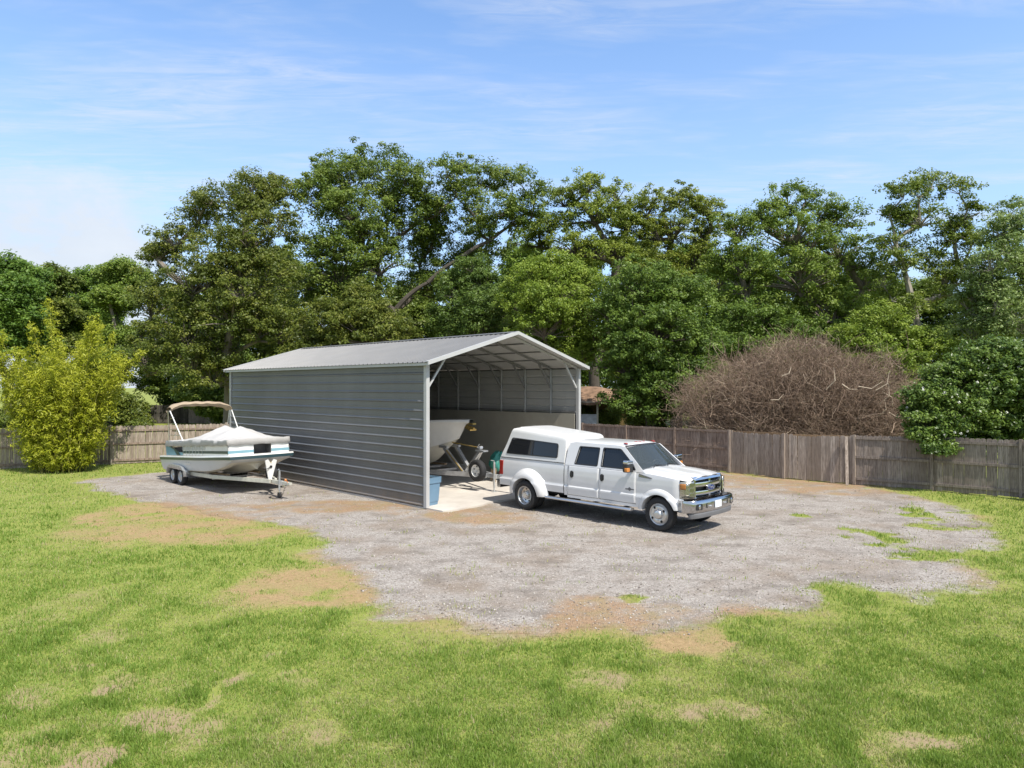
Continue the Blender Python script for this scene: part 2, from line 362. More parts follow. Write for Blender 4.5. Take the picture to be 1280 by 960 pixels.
# one material for lawn soil and gravel: 'gmask' = gravel, 'bmask' = dry brown, 'smask' = thin / bald
def ground_mat():
    m, nt, b = nodes('ground'); L = nt.links
    ga = N(nt, 'ShaderNodeAttribute', attribute_name='gmask').outputs['Fac']; ba = N(nt, 'ShaderNodeAttribute', attribute_name='bmask').outputs['Fac']; sa = N(nt, 'ShaderNodeAttribute', attribute_name='smask').outputs['Fac']
    tcd = N(nt, 'ShaderNodeTexCoord')
    def vor(sc, feat='F1'):
        v = N(nt, 'ShaderNodeTexVoronoi', feature=feat); v.inputs['Scale'].default_value = sc; L.new(tcd.outputs['Object'], v.inputs['Vector']); return v
    v1 = vor(38); v2 = vor(85)
    sep = N(nt, 'ShaderNodeSeparateColor'); L.new(v1.outputs['Color'], sep.inputs[0])
    stone = ramp(nt, sep.outputs[0], (0, (.155,.134,.116)), (.35, (.29,.258,.228)), (.7, (.395,.358,.322)), (1, (.57,.53,.485)))
    sep2 = N(nt, 'ShaderNodeSeparateColor'); L.new(v2.outputs['Color'], sep2.inputs[0])
    stone2 = ramp(nt, sep2.outputs[1], (0, (.20,.178,.158)), (1, (.46,.42,.382)))
    st = mixc(nt, .45, stone, stone2)
    # tracks, damp and soil-stained places in the gravel
    n1 = noise(nt, .55, 6, .62); n2 = noise(nt, 2.3, 6, .65); n3 = noise(nt, .9, 5, .6, stretch=(1, 1.6, 1))
    st = mixc(nt, math_(nt, 'MULTIPLY', ramp(nt, n1, (.47, 0), (.66, 1)), .65), st, (.225,.172,.125))
    st = mixc(nt, math_(nt, 'MULTIPLY', ramp(nt, n3, (.50, 0), (.64, 1)), .62), st, (.175,.15,.128))
    st = mixc(nt, math_(nt, 'MULTIPLY', ramp(nt, n2, (.5, 0), (.75, 1)), .35), st, (.54,.505,.465))
    nf = noise(nt, 60, 3, .7); nm = noise(nt, 9, 5, .65)
    soil = ramp(nt, nf, (.25, (.15,.105,.06)), (.75, (.36,.27,.16)))
    grass = mixc(nt, ramp(nt, nm, (.3, 0), (.7, 1)), (.14,.195,.028), (.24,.29,.048))
    grass = mixc(nt, ramp(nt, nf, (.35, 0), (.75, 1)), grass, (.27,.26,.095))
    dry = mixc(nt, ramp(nt, math_(nt, 'ADD', math_(nt, 'MULTIPLY', nf, .5), math_(nt, 'MULTIPLY', noise(nt, 14, 6, .75), .5)), (.36, 0), (.62, 1)), (.19,.118,.068), (.45,.30,.175))
    dry = mixc(nt, math_(nt, 'MULTIPLY', ramp(nt, noise(nt, 1.6, 5, .6), (.45, 0), (.65, 1)), .6), dry, (.27,.235,.10))
    sand = ramp(nt, nf, (.25, (.20,.145,.088)), (.75, (.37,.285,.185)))
    c = mixc(nt, ramp(nt, math_(nt, 'ADD', sa, math_(nt, 'MULTIPLY', math_(nt, 'SUBTRACT', nm, .5), 1.1)), (.36, 0), (.85, .95)), grass, sand)
    c = mixc(nt, ramp(nt, math_(nt, 'ADD', ga, math_(nt, 'MULTIPLY', math_(nt, 'SUBTRACT', nm, .5), .7)), (.32, 0), (.62, 1)), c, st)
    c = mixc(nt, math_(nt, 'MULTIPLY', ramp(nt, math_(nt, 'ADD', ba, math_(nt, 'MULTIPLY', math_(nt, 'SUBTRACT', nm, .5), .8)), (.25, 0), (.85, 1)), .85), c, dry)
    L.new(c, b.inputs['Base Color']); b.inputs['Roughness'].default_value = .95; b.inputs['Specular IOR Level'].default_value = .15
    bp = N(nt, 'ShaderNodeBump'); bp.inputs['Strength'].default_value = .8; bp.inputs['Distance'].default_value = .025
    h = math_(nt, 'ADD', math_(nt, 'MULTIPLY', math_(nt, 'MULTIPLY', v1.outputs['Distance'], -1.2), ramp(nt, ga, (.3, 0), (.6, 1))), math_(nt, 'MULTIPLY', nf, .5))
    L.new(h, bp.inputs['Height']); L.new(bp.outputs[0], b.inputs['Normal'])
    return m
MT['ground'] = ground_mat()
def bumps(x, y):
    return (fbm(x*.35, y*.35, 60)-.5)*.10 + (fbm(x*1.7, y*1.7, 61)-.5)*.03
def flat_w(x, y):   # lawn undulates only; under buildings and gravel it stays level
    return np.clip(-sdist(x, y, GPW)/2.5, 0, 1)
xs = np.concatenate([[-2500,-900,-400,-200,-110,-70,-50], np.arange(-38, 30.01, .15), [40,60,90,160,350,900,2500]])
ys = np.concatenate([[-800,-200,-60,-20,-6,0,3], np.arange(5, 40.01, .13), [43,47,52,58,66,76,90,120,180,350,900,2800]])
X, Y = np.meshgrid(xs, ys); gm, bm_, sm = masks(X, Y)
outer = (Y > 36) | (X < -36) | (X > 28)
Z = bumps(X, Y) * flat_w(X, Y) * np.clip((33 - Y)/6, 0, 1) - .012
Z = np.where(outer, -.012, Z)
nx_, ny_ = len(xs), len(ys)
idx = np.arange(nx_*ny_).reshape(ny_, nx_)
quads = np.stack([idx[:-1,:-1], idx[:-1,1:], idx[1:,1:], idx[1:,:-1]], -1).reshape(-1, 4)
V = np.stack([X, Y, Z], -1).reshape(-1, 3)
at3 = lambda a: ('FLOAT', a.ravel())
lawn = np_mesh('lawn', V, quads, MT['ground'], attrs={'gmask': at3(gm), 'bmask': at3(bm_), 'smask': at3(sm)}, smooth=True)
tag(lawn, kind='structure')
# gravel yard: its own sheet 4 mm above, the cells where gravel covers the soil
cell = ((gm[:-1,:-1] + gm[1:,1:] + gm[1:,:-1] + gm[:-1,1:]) / 4 > .5).ravel()
q2 = quads[cell]; used, inv = np.unique(q2, return_inverse=True)
V2 = V[used].copy(); V2[:, 2] += .004
gy = np_mesh('gravel_yard', V2, inv.reshape(-1, 4), MT['ground'], attrs={k: ('FLOAT', a.ravel()[used]) for k, a in (('gmask', gm), ('bmask', bm_), ('smask', sm))}, smooth=True)
tag(gy, kind='structure')

# grass blades
def grass_mat():
    m, nt, b = nodes('grass_blade')
    a = N(nt, 'ShaderNodeAttribute', attribute_name='tone')
    c = ramp(nt, a.outputs['Fac'], (0, (.115,.195,.028)), (.35, (.212,.325,.054)), (.65, (.30,.385,.095)), (.85, (.43,.41,.18)), (1, (.46,.37,.235)))
    nt.links.new(c, b.inputs['Base Color']); b.inputs['Roughness'].default_value = .5; b.inputs['Specular IOR Level'].default_value = .3
    t = N(nt, 'ShaderNodeBsdfTranslucent'); nt.links.new(mixc(nt, .5, c, (.25,.33,.03)), t.inputs['Color'])
    mx = N(nt, 'ShaderNodeMixShader'); mx.inputs[0].default_value = .4
    nt.links.new(b.outputs[0], mx.inputs[1]); nt.links.new(t.outputs[0], mx.inputs[2])
    nt.links.new(mx.outputs[0], nt.nodes['Material Output'].inputs['Surface']); return m
def grass(n, seed, wide=False):
    r = np.random.default_rng(seed)
    py = HOR + 82 + (990 - HOR - 82) * r.random(n) ** .85; y = F_PX * CAM_H / (py - HOR); x = (r.random(n) * 1420 - 710) / F_PX * y
    if wide: x = np.where(r.random(n) < .5, -1., 1.)*(700 + 900*r.random(n)) / F_PX * y
    g, br, s = masks(x, y)
    fence = (x - 16.0) * .70 + (y - 21.9) * .714 < -.1            # near side of the right fence
    bare = np.clip(g*1.0 + (fbm(x*2.6, y*2.6, 66)-.5)*.9*(g > .02), 0, 1)
    p = (1 - bare)**1.5 * (1 - .80*br*np.clip(.5+1.2*fbm(x*3.7, y*3.7, 71), 0, 1)) * (1 - .88*np.clip(s*1.25, 0, 1)) * (.45 + 1.0*fbm(x*1.9, y*1.9, 90))
    inside = ((x + 2.46)*.698 + (y - 20.03)*.716 > -.03) & ((x+2.46)*-.716 + (y-20.03)*.698 > -.8) & (x < 3)
    ok = (r.random(n) < p) & fence & ~inside
    x, y, br, s, g = x[ok], y[ok], br[ok], s[ok], g[ok]; n = len(x)
    cl = fbm(x*2.2, y*2.2, 95); big = fbm(x*.35, y*.35, 97)
    hgt = (.017 + .040*np.clip(cl*1.5-.25, 0, 1)) * (.6 + .8*r.random(n)) * (1 - .62*br)
    hgt *= 1 + .5*np.clip((y-12)/15, 0, 1)
    tuft = np.clip(fbm(x*4.3, y*4.3, 123)*5 - 3.05, 0, 1); hgt *= 1 + .7*tuft
    wid = np.maximum(.0035, .00042*y)*(1.6 if wide else 1) * (.8 + .6*r.random(n))
    az = r.random(n) * 2*np.pi; ln = np.abs(r.normal(0, .75, n)); la = r.random(n) * 2*np.pi
    z0 = bumps(x, y) * flat_w(x, y) * np.clip((33 - y)/6, 0, 1) - .016
    base = np.stack([x, y, z0], -1); dx = np.stack([np.cos(az), np.sin(az), np.zeros(n)], -1) * wid[:, None]
    lean = np.stack([np.cos(la)*ln, np.sin(la)*ln, np.ones(n)], -1); lean /= np.linalg.norm(lean, axis=1)[:, None]
    tip = base + lean * hgt[:, None] * 1.3
    mid = base + lean * hgt[:, None] * .65 + np.stack([np.zeros(n), np.zeros(n), hgt*.16], -1)
    v = np.stack([base - dx, base + dx, mid + dx*.8, tip, mid - dx*.8], 1).reshape(-1, 3)
    k = np.arange(n)[:, None] * 5
    f1 = np.concatenate([k, k+1, k+2, k+4], 1); f2 = np.concatenate([k+4, k+2, k+3, k+3], 1)
    tone = .50 + (fbm(x*.9, y*.9, 99)-.5)*.55 + (big-.5)*.25 + (cl-.5)*-.6 + (fbm(x*6, y*6, 98)-.5)*.5 + r.normal(0, .14, n) + .62*br*(r.random(n) < .8) + .12*s + .3*np.clip(g*2, 0, 1)
    tone = tone - .15*tuft
    tone = np.where(r.random(n) < .07, tone + .4, tone)
    tri = np.concatenate([np.concatenate([k, k+1, k+2], 1), np.concatenate([k, k+2, k+4], 1), np.concatenate([k+4, k+2, k+3], 1)], 0)
    return v, tri, np.repeat(np.clip(tone, 0, 1), 5)
gv, gf, gt = grass(GRASS_N, 5)
wv, wf, wt = grass(GRASS_N//3, 6, True)      # the lawn goes on past both sides of the view
gf = np.concatenate([gf, wf + len(gv)]); gv = np.concatenate([gv, wv]); gt = np.concatenate([gt, wt])
tag(np_mesh('lawn_grass', gv, gf, grass_mat(), attrs={'tone': ('FLOAT', gt)}), 'short mown green grass covering the lawn', 'grass', kind='stuff')

# loose stones lying on the gravel
def stones(n, seed):
    r = np.random.default_rng(seed)
    py = HOR + 95 + 215 * r.random(n); y = F_PX * CAM_H / (py - HOR); x = (r.random(n) * 1240 - 560) / F_PX * y
    g, br, s = masks(x, y)
    inside = ((x + 2.46)*.698 + (y - 20.03)*.716 > -.03) & ((x+2.46)*-.716 + (y-20.03)*.698 > -.85) & (((x + 2.46)*.698 + (y - 20.03)*.716) < 7.1)
    ok = (g > .35) & (r.random(n) < g) & ~inside & ((x - 16.0) * .70 + (y - 21.9) * .714 < -.15)
    x, y = x[ok], y[ok]; n = len(x)
    oc = np.array([(1,0,0),(0,1,0),(-1,0,0),(0,-1,0),(.1,.1,.8),(0,0,-.3)], float)
    sz = (.007 + .017*r.random(n)**4)
    v = oc[None] * (.65 + .7*r.random((n, 6, 1))) * sz[:, None, None]
    a = r.random(n)*6.28; c, s_ = np.cos(a)[:, None], np.sin(a)[:, None]
    vx = v[..., 0]*c - v[..., 1]*s_; vy = v[..., 0]*s_ + v[..., 1]*c
    v = np.stack([vx + x[:, None], vy + y[:, None], v[..., 2] - .008 + sz[:, None]*.15], -1).reshape(-1, 3)
    k = np.arange(n)[:, None, None] * 6
    f = (np.array([(0,1,4),(1,2,4),(2,3,4),(3,0,4),(1,0,5),(2,1,5),(3,2,5),(0,3,5)])[None] + k).reshape(-1, 3)
    return v, f, np.repeat(r.random(n), 6)
m_, nt_, b_ = nodes('loose_stone'); a_ = N(nt_, 'ShaderNodeAttribute', attribute_name='tone')
nt_.links.new(ramp(nt_, a_.outputs['Fac'], (0, (.16,.135,.115)), (.5, (.34,.297,.262)), (1, (.58,.53,.48))), b_.inputs['Base Color']); b_.inputs['Roughness'].default_value = .9
sv, sf, st_ = stones(STONES_N, 8)
tag(np_mesh('loose_gravel', sv, sf, m_, attrs={'tone': ('FLOAT', st_)}), 'loose grey gravel stones strewn over the yard', 'gravel', kind='stuff')
# ------------------------------------------------------------------ carport frame of reference
P0 = Vector((-2.46, 20.03, 0)); U = Vector((-.716, .698, 0)); VV = Vector((.698, .716, 0))
CW, CL, EAVE, RIDGE = 7.0, 13.0, 4.2, 5.2
ANG = math.atan2(.698, -.716)                      # local x runs to the back of the carport, local y to its left wall side
def cp(a, b, h=0): return P0 + U*a + VV*b + Vector((0, 0, h))
MT['wall_metal'] = M('wall_metal', (.142,.140,.138), .38, .15, var=.12, scale=.7, stretch=(1,1,.25), dirt=.16, dirtcol=(.2,.2,.2))
def mud(m, z1):
    nt = m.node_tree; b = nt.nodes['Principled BSDF']; src = b.inputs['Base Color'].links[0].from_socket
    tc = N(nt, 'ShaderNodeTexCoord'); sp = N(nt, 'ShaderNodeSeparateXYZ'); nt.links.new(tc.outputs['Object'], sp.inputs[0])
    h = math_(nt, 'ADD', math_(nt, 'DIVIDE', sp.outputs['Z'], z1), math_(nt, 'MULTIPLY', noise(nt, 2.2, 7, .7), 1.2))
    nt.links.new(mixc(nt, ramp(nt, math_(nt, 'MULTIPLY', h, .5), (.32, .55), (.62, 0.)), src, (.26,.20,.14)), b.inputs['Base Color'])
mud(MT['wall_metal'], .55)
MT['wall_inner'] = M('wall_inner', (.40,.40,.39), .45, .2, var=.08, scale=1.2)
MT['roof_metal'] = M('roof_metal', (.18,.18,.182), .45, .3, var=.08, scale=1.0, dirt=.12)
MT['roof_inner'] = M('roof_inner', (.44,.44,.43), .5, .1, var=.06)
MT['trim_white'] = M('trim_white', (.42,.42,.415), .4, var=.05, scale=2, dirt=.12)
MT['steel_frame'] = M('steel_frame', (.24,.24,.24), .5, .5, var=.15, scale=4)
MT['lining'] = M('lining', (.32,.30,.25), .7, var=.10, scale=1.1, dirt=.2)
MT['concrete'] = M('concrete', (.52,.48,.43), .85, var=.14, scale=.8, bump=.15, bscale=30, dirt=.35, dirtcol=(.3,.25,.2))
def ribs(n, pitch, top=.028, h0=0.0):
    """trapezoid rib profile: list of (position, depth)"""
    out = []
    for k in range(n):
        z = h0 + k*pitch
        out += [(z, 0), (z+.022, top), (z+.040, top), (z+.078, 0), (z+.125, 0), (z+.13, .004), (z+.145, .004), (z+.15, 0)]
    out.append((h0 + n*pitch, 0)); return out
# slab (structure)
sl = MB(); e = [(b, -.72 - .10*math.sin(b*2.1) - .05*math.sin(b*5.3)) for b in np.linspace(.0, CW+.05, 30)]
poly = [(13.1, -.0), (13.1, CW+.05)] + [(a, b) for b, a in e[::-1]]
sl.prism(poly, lambda a, b, d: cp(a, b, d), -.1, .035)
tag(sl.build('concrete_slab', MT['concrete'], smooth=0), kind='structure')

carport = empty('metal_carport', cp(0, CW/2))
tag(carport, 'long grey metal carport with open gable front and low pitched ribbed roof', 'carport')
carport.rotation_euler = (0, 0, 0)
O = cp(0, CW/2)
def lc(a, b, h): return cp(a, b, h) - O
def long_wall(name, b, sgn, mat, h0, h1, a0=0., a1=CL, parent=carport, pitch=.272):
    pr = [(z, d) for z, d in ribs(int((h1-h0)/pitch), pitch, .028, h0) if z <= h1] + [(h1, 0)]
    na = 27
    return MB().grid([[lc(a0 + (a1-a0)*i/(na-1), b + sgn*(d + .0035*math.sin(i*1.9+z*1.3) + .003*math.sin(z*3.1+i*.7)), z) for z, d in pr] for i in range(na)]).build(name, mat, parent, smooth=0)
long_wall('wall', 0, -1, MT['wall_metal'], .06, EAVE+.02)
long_wall('wall', CW, 1, MT['wall_metal'], .06, EAVE)
li = long_wall('wall_lining', .03, -1, MT['wall_inner'], .1, EAVE-.05, .1, CL-.1)
li = long_wall('wall_lining', CW-.025, 1, MT['wall_inner'], 2.5, EAVE-.05, .1, CL-.1)
MB().prism([(.12, .04), (CL-.1, .04), (CL-.1, 2.52), (.12, 2.55)], lambda a, z, d: lc(a, CW-.115+d, z), -.02, 0).build('board_lining', MT['lining'], carport, smooth=0)
# back gable wall
pr = ribs(18, .272, .02, .06)
g = MB()
def hroof(b): return EAVE + (RIDGE-EAVE)*(1-abs(b-CW/2)/(CW/2))
g.prism([(0, .05), (CW, .05), (CW, EAVE), (CW/2, RIDGE), (0, EAVE)], lambda b, z, d: lc(CL+d, b, z), -.03, 0)
g.build('back_wall', MT['wall_metal'], carport, smooth=0)
# roof: ribs run down the slope
SL = .18; F0, F1 = -.30, CL+.22
pr = []
n = int((F1-F0)/.2286)
for k in range(n):
    a = F0 + (F1-F0)*k/n
    pr += [(a, 0), (a+.012, .022), (a+.045, .022), (a+.06, 0), (a+.12, .0), (a+.125, .005), (a+.14, .005), (a+.145, 0)]
pr.append((F1, 0))
for sg in (-1, 1):
    rows = []
    for a, d in pr:
        ridge = lc(a, CW/2, RIDGE + .06 + d); bb = (-SL if sg < 0 else CW+SL)
        eave = lc(a, bb, EAVE + .06 - SL*(RIDGE-EAVE)/(CW/2) + d); rows.append([ridge, eave])
    MB().grid(rows).build('roof_slope', MT['roof_metal'], carport, smooth=0)
    # paler underside sheet
    MB().prism([(F0+.02, 0), (F1-.02, 0), (F1-.02, 1), (F0+.02, 1)], lambda a, t, d: lc(a, CW/2 + sg*t*(CW/2+SL-.02), RIDGE+.045 - t*(RIDGE-EAVE)*(CW/2+SL-.02)/(CW/2) + d), -.012, 0).build('roof_underside', MT['roof_inner'], carport, smooth=0)
    # white rake trim at the front and back, eave trim along the side
    for a0 in (F0, F1):
        t = MB(); bb = CW/2 + sg*(CW/2+SL+.01); z1 = EAVE + .06 - SL*(RIDGE-EAVE)/(CW/2)
        p0, p1 = (CW/2, RIDGE+.10), (bb, z1+.03); w = .105
        t.prism([(p0[0], p0[1]), (p1[0], p1[1]), (p1[0], p1[1]-w), (p0[0], p0[1]-w)], lambda b, z, d: lc(a0+d, b, z), -.02, .03)
        t.prism([(p0[0], p0[1]), (p1[0], p1[1]), (p1[0], p1[1]-.012), (p0[0], p0[1]-.012)], lambda b, z, d: lc(a0+d, b, z), .03, .14)
        t.build('rake_trim', MT['trim_white'], carport, smooth=0)
    t = MB(); bb = CW/2 + sg*(CW/2+SL-.06)
    t.prism([(F0+.04, 0), (F1-.04, 0), (F1-.04, 1), (F0+.04, 1)], lambda a, t_, d: lc(a, bb + sg*d, EAVE - .08 + t_*.085), 0, .03).build('eave_trim', MT['trim_white'], carport, smooth=0)
t = MB(); 
for sg in (-1, 1):
    t.prism([(F0, 0), (F1, 0), (F1, 1), (F0, 1)], lambda a, q, d: lc(a, CW/2 + sg*q*.16, RIDGE+.098 - q*.16*(RIDGE-EAVE)/(CW/2) + d), -.004, .004)
t.build('ridge_cap', MT['roof_metal'], carport, smooth=0)
# corner trim posts and the frames inside
for a, b in ((0, 0), (0, CW), (CL, 0), (CL, CW)):
    sa = -1 if a == 0 else 1; sb = -1 if b == 0 else 1
    t = MB(); h = EAVE - .02
    t.prism([(a+sa*.035, b+sb*.035), (a-sa*.09, b+sb*.035), (a-sa*.09, b-sb*.085), (a+sa*.035, b-sb*.085)], lambda u_, v_, d: lc(u_, v_, d), .03, h)
    t.build('corner_post', MT['trim_white'], carport, smooth=0)
for k in range(11):
    a = CL*k/10; front = k == 0; mt = MT['trim_white'] if front else MT['steel_frame']
    for sg in (-1, 1):
        b = CW/2 + sg*(CW/2-.075)
        if 0 < k < 10: MB().beam(lc(a, b, .04), lc(a, b, EAVE-.04), .062, .062).build('frame_post', MT['steel_frame'], carport, smooth=0)
        aa = a + (.07 if front else (-.07 if k == 10 else 0))
        MB().beam(lc(aa, b, EAVE-.02), lc(aa, CW/2, RIDGE-.02), .062, .062).build('rafter', mt, carport, smooth=0)
        MB().beam(lc(aa, CW/2 + sg*(CW/2-.10), EAVE-.72), lc(aa, CW/2 + sg*(CW/2-.74), EAVE+.14), .055, .055).build('knee_brace', mt, carport, smooth=0)
for b in (.9, 1.75, 2.6, 4.4, 5.25, 6.1):
    z = hroof(b) + .012
    MB().beam(lc(.05, b, z), lc(CL-.05, b, z), .06, .03).build('purlin', MT['steel_frame'], carport, smooth=0)
for z in (2.62,):
    MB().beam(lc(.1, CW-.10, z), lc(CL-.1, CW-.10, z), .03, .06).build('girt', MT['steel_frame'], carport, smooth=0)
# ------------------------------------------------------------------ pickup truck: x forward from the rear axle, y left, z up
TRK_LOC, TRK_HEAD = (1.17, 20.72, .004), math.atan2(-.708, .706)
truck = empty('pickup_truck', TRK_LOC, (0, 0, TRK_HEAD))
tag(truck, 'white crew cab dually pickup truck with a white camper shell over its bed', 'pickup truck')
WB = 4.38; RR = .405; ZA = .41
def lerp(a, b, t): return a + (b-a)*t
def interp(x, pts):
    if x <= pts[0][0]: return pts[0][1]
    for (a, b), (c, d) in zip(pts, pts[1:]):
        if x <= c: return lerp(b, d, (x-a)/(c-a))
    return pts[-1][1]
def smooth(t): t = max(0, min(1, t)); return t*t*(3-2*t)
SIDE = [(.40,.955),(.55,.985),(.70,1.003),(.775,1.010),(.80,1.006),(.825,.984),(.95,.990),(1.10,.990),(1.25,.980),(1.34,.965),(1.40,.952)]
def half(z): return interp(z, SIDE)
def arch(x, xc, r, base):
    d = abs(x-xc)
    if d >= r: return base
    return max(base, ZA + math.sqrt(max(0, r*r-d*d)))
def side_grid(mb, s, x0, x1, zlo, zhi, nx, nz=22, off=0., narrow=None):
    xs_ = [lerp(x0, x1, i/nx) for i in range(nx+1)]
    P = []
    for x in xs_:
        lo, hi = zlo(x), zhi(x); row = []
        for j in range(nz+1):
            z = lerp(lo, hi, j/nz); y = half(z) + off - (narrow(x, z) if narrow else 0)
            row.append((x, s*y, z))
        P.append(row)
    mb.grid(P, flip=(s < 0))
# chassis and wheel wells
m = MB(); m.box(-1.0, 4.95, -.55, .55, .46, .62); m.box(-.9, 4.9, -.60, .60, .62, 1.2); m.box(.62, 3.75, -.9, .9, .55, .62)
m.box(-1.12, -.56, -.93, .93, .66, 1.2); m.box(.56, 3.80, -.93, .93, .60, 1.2); m.box(4.93, 5.05, -.9, .9, .5, 1.1)
for xx in (0, WB): m.tube([(xx, -.95, ZA), (xx, .95, ZA)], .06, 10)
m.tube([(-.2,-.2,.45),(2.5,-.3,.5)], .05, 8); m.lathe([(.0,-.2),(.16,-.2),(.2,0),(.16,.2),(0,.2)], (0,0,.42), 'y', 16)
m.build('chassis', MT['chassis_dark'], truck, smooth=30)
# bed box
m = MB()
for s in (-1, 1):
    side_grid(m, s, -1.17, 1.335, lambda x: arch(x, 0, .52, .60), lambda x: 1.405, 90)
    m.box(-1.17, 1.335, *sorted((s*.86, s*.952)), 1.395, 1.41)
m.grid([[(-1.17, y, z) for z in (.62, .8, .84, 1.40)] for y in (-.97, -.5, 0, .5, .97)])
m.grid([[(1.335, y, z) for z in (.6, 1.40)] for y in (-.97, .97)])
m.build('truck_bed', MT['white_paint'], truck, smooth=30)
m = MB(); m.grid([[(-1.18-.012*(z > .9), y, z) for z in (.84, 1.0, 1.2, 1.385)] for y in (-.82, -.4, 0, .4, .82)])
tg = m.build('tailgate', MT['white_paint'], truck, smooth=30, solid=.02, bevel=.008)
MB().box(-1.23, -1.20, -.14, .14, 1.20, 1.28).build('handle', MT['black_plastic'], tg, smooth=0)
for s in (-1, 1):
    m = MB(); m.box(-1.19, -1.04, *sorted((s*.86, s*.999)), .90, 1.32)
    m.build('taillight', MT['red_lens'], truck, smooth=0, bevel=.015)
m = MB(); m.prism([(-.98,-1.32),(-.85,-1.36),(.85,-1.36),(.98,-1.32),(1.0,-1.16),(-1.0,-1.16)], lambda y, x, d: (x, y, d), .50, .72)
m.build('rear_bumper', MT['bumper_chrome'], truck, smooth=30, bevel=.02)
m = MB(); m.box(-1.42, -1.15, -.045, .045, .44, .53); m.lathe([(.0,.10),(.025,.095),(.028,.07),(.018,.05),(.018,0)], (-1.46, 0, .5), 'z', 14); m.box(-1.5,-1.4,-.04,.04,.47,.50)
m.build('tow_hitch', MT['galv_dull'], truck, smooth=30)
# flares
def flare(s, xc, r0, r1, y0, bulge, ymid, a0, a1, zmin, name, n=44):
    m = MB(); P = []
    for i in range(n+1):
        a = lerp(a0, a1, i/n); row = []
        for j in range(15):
            t = j/14; r = lerp(r0, r1, t)
            yb = half(ZA + r*math.sin(a))
            endf = smooth(min(i, n-i)/5.0 + .55)
            # lip rolls out fast, then shoulders over and meets the panel
            prof = math.sin(math.pi*min(1, t*1.0)**.62) if False else (1-t**2.6)
            y = yb - .012 + bulge*prof*endf
            z = ZA + r*math.sin(a); x = xc + r*math.cos(a)
            if z < zmin:   # straight leg down to the sill
                z = zmin + (z-zmin)*.0
            row.append((x, s*y, z))
        lip = (row[0][0], s*(abs(row[0][1])-.05), row[0][2])
        lip2 = (lip[0], s*.78, lip[2])
        P.append([lip2, lip] + row)
    m.grid(P, flip=(s > 0))
    return m.build(name, MT['white_paint'], truck, smooth=40)
for s in (-1, 1):
    flare(s, 0, .49, .76, .98, .205, 1.1, R(-24), R(204), .42, 'fender_flare')
# camper shell
m = MB(); CX1 = 1.325
def ctop(x): return interp(x, [(-1.2, 2.29), (-.6, 2.30), (.2, 2.243), (.9, 2.185), (1.15, 2.165), (1.27, 2.15), (1.33, 2.12)])
def camper_sec(x, u):
    zt = ctop(x); pts = []
    side = [(.962,1.412),(.955,1.46),(.925,1.62),(.885,1.82),(.855,zt-.14),(.838,zt-.07),(.80,zt-.03),(.74,zt-.012),(.60,zt-.004),(.575,zt+.014),(.3,zt+.02),(0,zt+.024)]
    for y, z in side: pts.append((y, z))
    return pts
nx_c = 40; P = []
for i in range(nx_c+1):
    u = i/nx_c; row = []
    base = camper_sec(lerp(-.82, CX1, u), u)
    for sgn in (-1, 1):
        seq = base if sgn < 0 else base[::-1][1:]
        for y, z in seq:
            k = max(0, (z-1.42)/.86)
            x0 = -1.165 + .40*k + .05*(abs(y) < .8); x1 = CX1 - .10*max(0, k-.45)
            row.append((lerp(x0, x1, u), sgn*y, z))
    P.append(row)
m.grid(P, flip=True); nsec = len(P[0])
m.add(P[0], [tuple(range(nsec))]); m.add(P[-1], [tuple(range(nsec-1, -1, -1))])
camper = m.build('camper_shell', MT['shell_white'], truck, smooth=34)
def cam_side(x, z, off=.006):
    y = interp(z, [(1.412,.962),(1.46,.955),(1.62,.925),(1.82,.885),(2.05,.853)])
    return y + off
def rrect(pts, r=.05, n=5):
    """round the corners of a polygon"""
    out = []; k = len(pts)
    for i in range(k):
        p, a, b = Vector(pts[i]), Vector(pts[i-1]), Vector(pts[(i+1) % k])
        d1 = (a-p).normalized(); d2 = (b-p).normalized(); rr_ = min(r, (a-p).length*.45, (b-p).length*.45)
        s0, s1 = p + d1*rr_, p + d2*rr_
        for j in range(n+1):
            t = j/n; q = s0*(1-t)**2 + p*2*t*(1-t) + s1*t*t; out.append((q.x, q.y))
    return out
def inset(pts, d):
    c = Vector((sum(p[0] for p in pts)/len(pts), sum(p[1] for p in pts)/len(pts)))
    w_ = max(p[0] for p in pts)-min(p[0] for p in pts); h_ = max(p[1] for p in pts)-min(p[1] for p in pts)
    return [((p[0]-c.x)*(1-2*d/w_)+c.x, (p[1]-c.y)*(1-2*d/h_)+c.y) for p in pts]
for s in (-1, 1):
    o = rrect([(-.95,1.53),(1.08,1.53),(1.06,1.93),(-.76,2.01)], .07)
    fr = MB().plate(o, [inset(o, .028)], lambda x, z: (x, s*cam_side(x, z, .012), z)).build('window_frame', MT['black_plastic'], camper, smooth=0, solid=.01, offset=0)
    gl = MB().plate(inset(o, .022), [], lambda x, z: (x, s*cam_side(x, z, .007), z)).build('side_window', MT['dark_glass'], camper, smooth=0)
    MB().prism([(.10,1.55),(.13,1.55),(.13,1.955),(.10,1.96)], lambda x, z, d: (x, s*(cam_side(x, z, .009)+d), z), 0, .006).build('window_bar', MT['black_plastic'], camper, smooth=0)
    MB().prism([(-1.15,1.405),(1.33,1.405),(1.33,1.425),(-1.15,1.425)], lambda x, z, d: (x, s*(.957+d), z), 0, .012).build('rail_trim', MT['grey_plastic'], camper, smooth=0)
o = rrect([(-.70,1.55),(.70,1.55),(.62,2.08),(-.62,2.08)], .07)
MB().plate(o, [], lambda y, z: (-1.165+.40*(z-1.42)/.86-.004, y, z)).build('rear_window', MT['dark_glass'], camper, smooth=0)
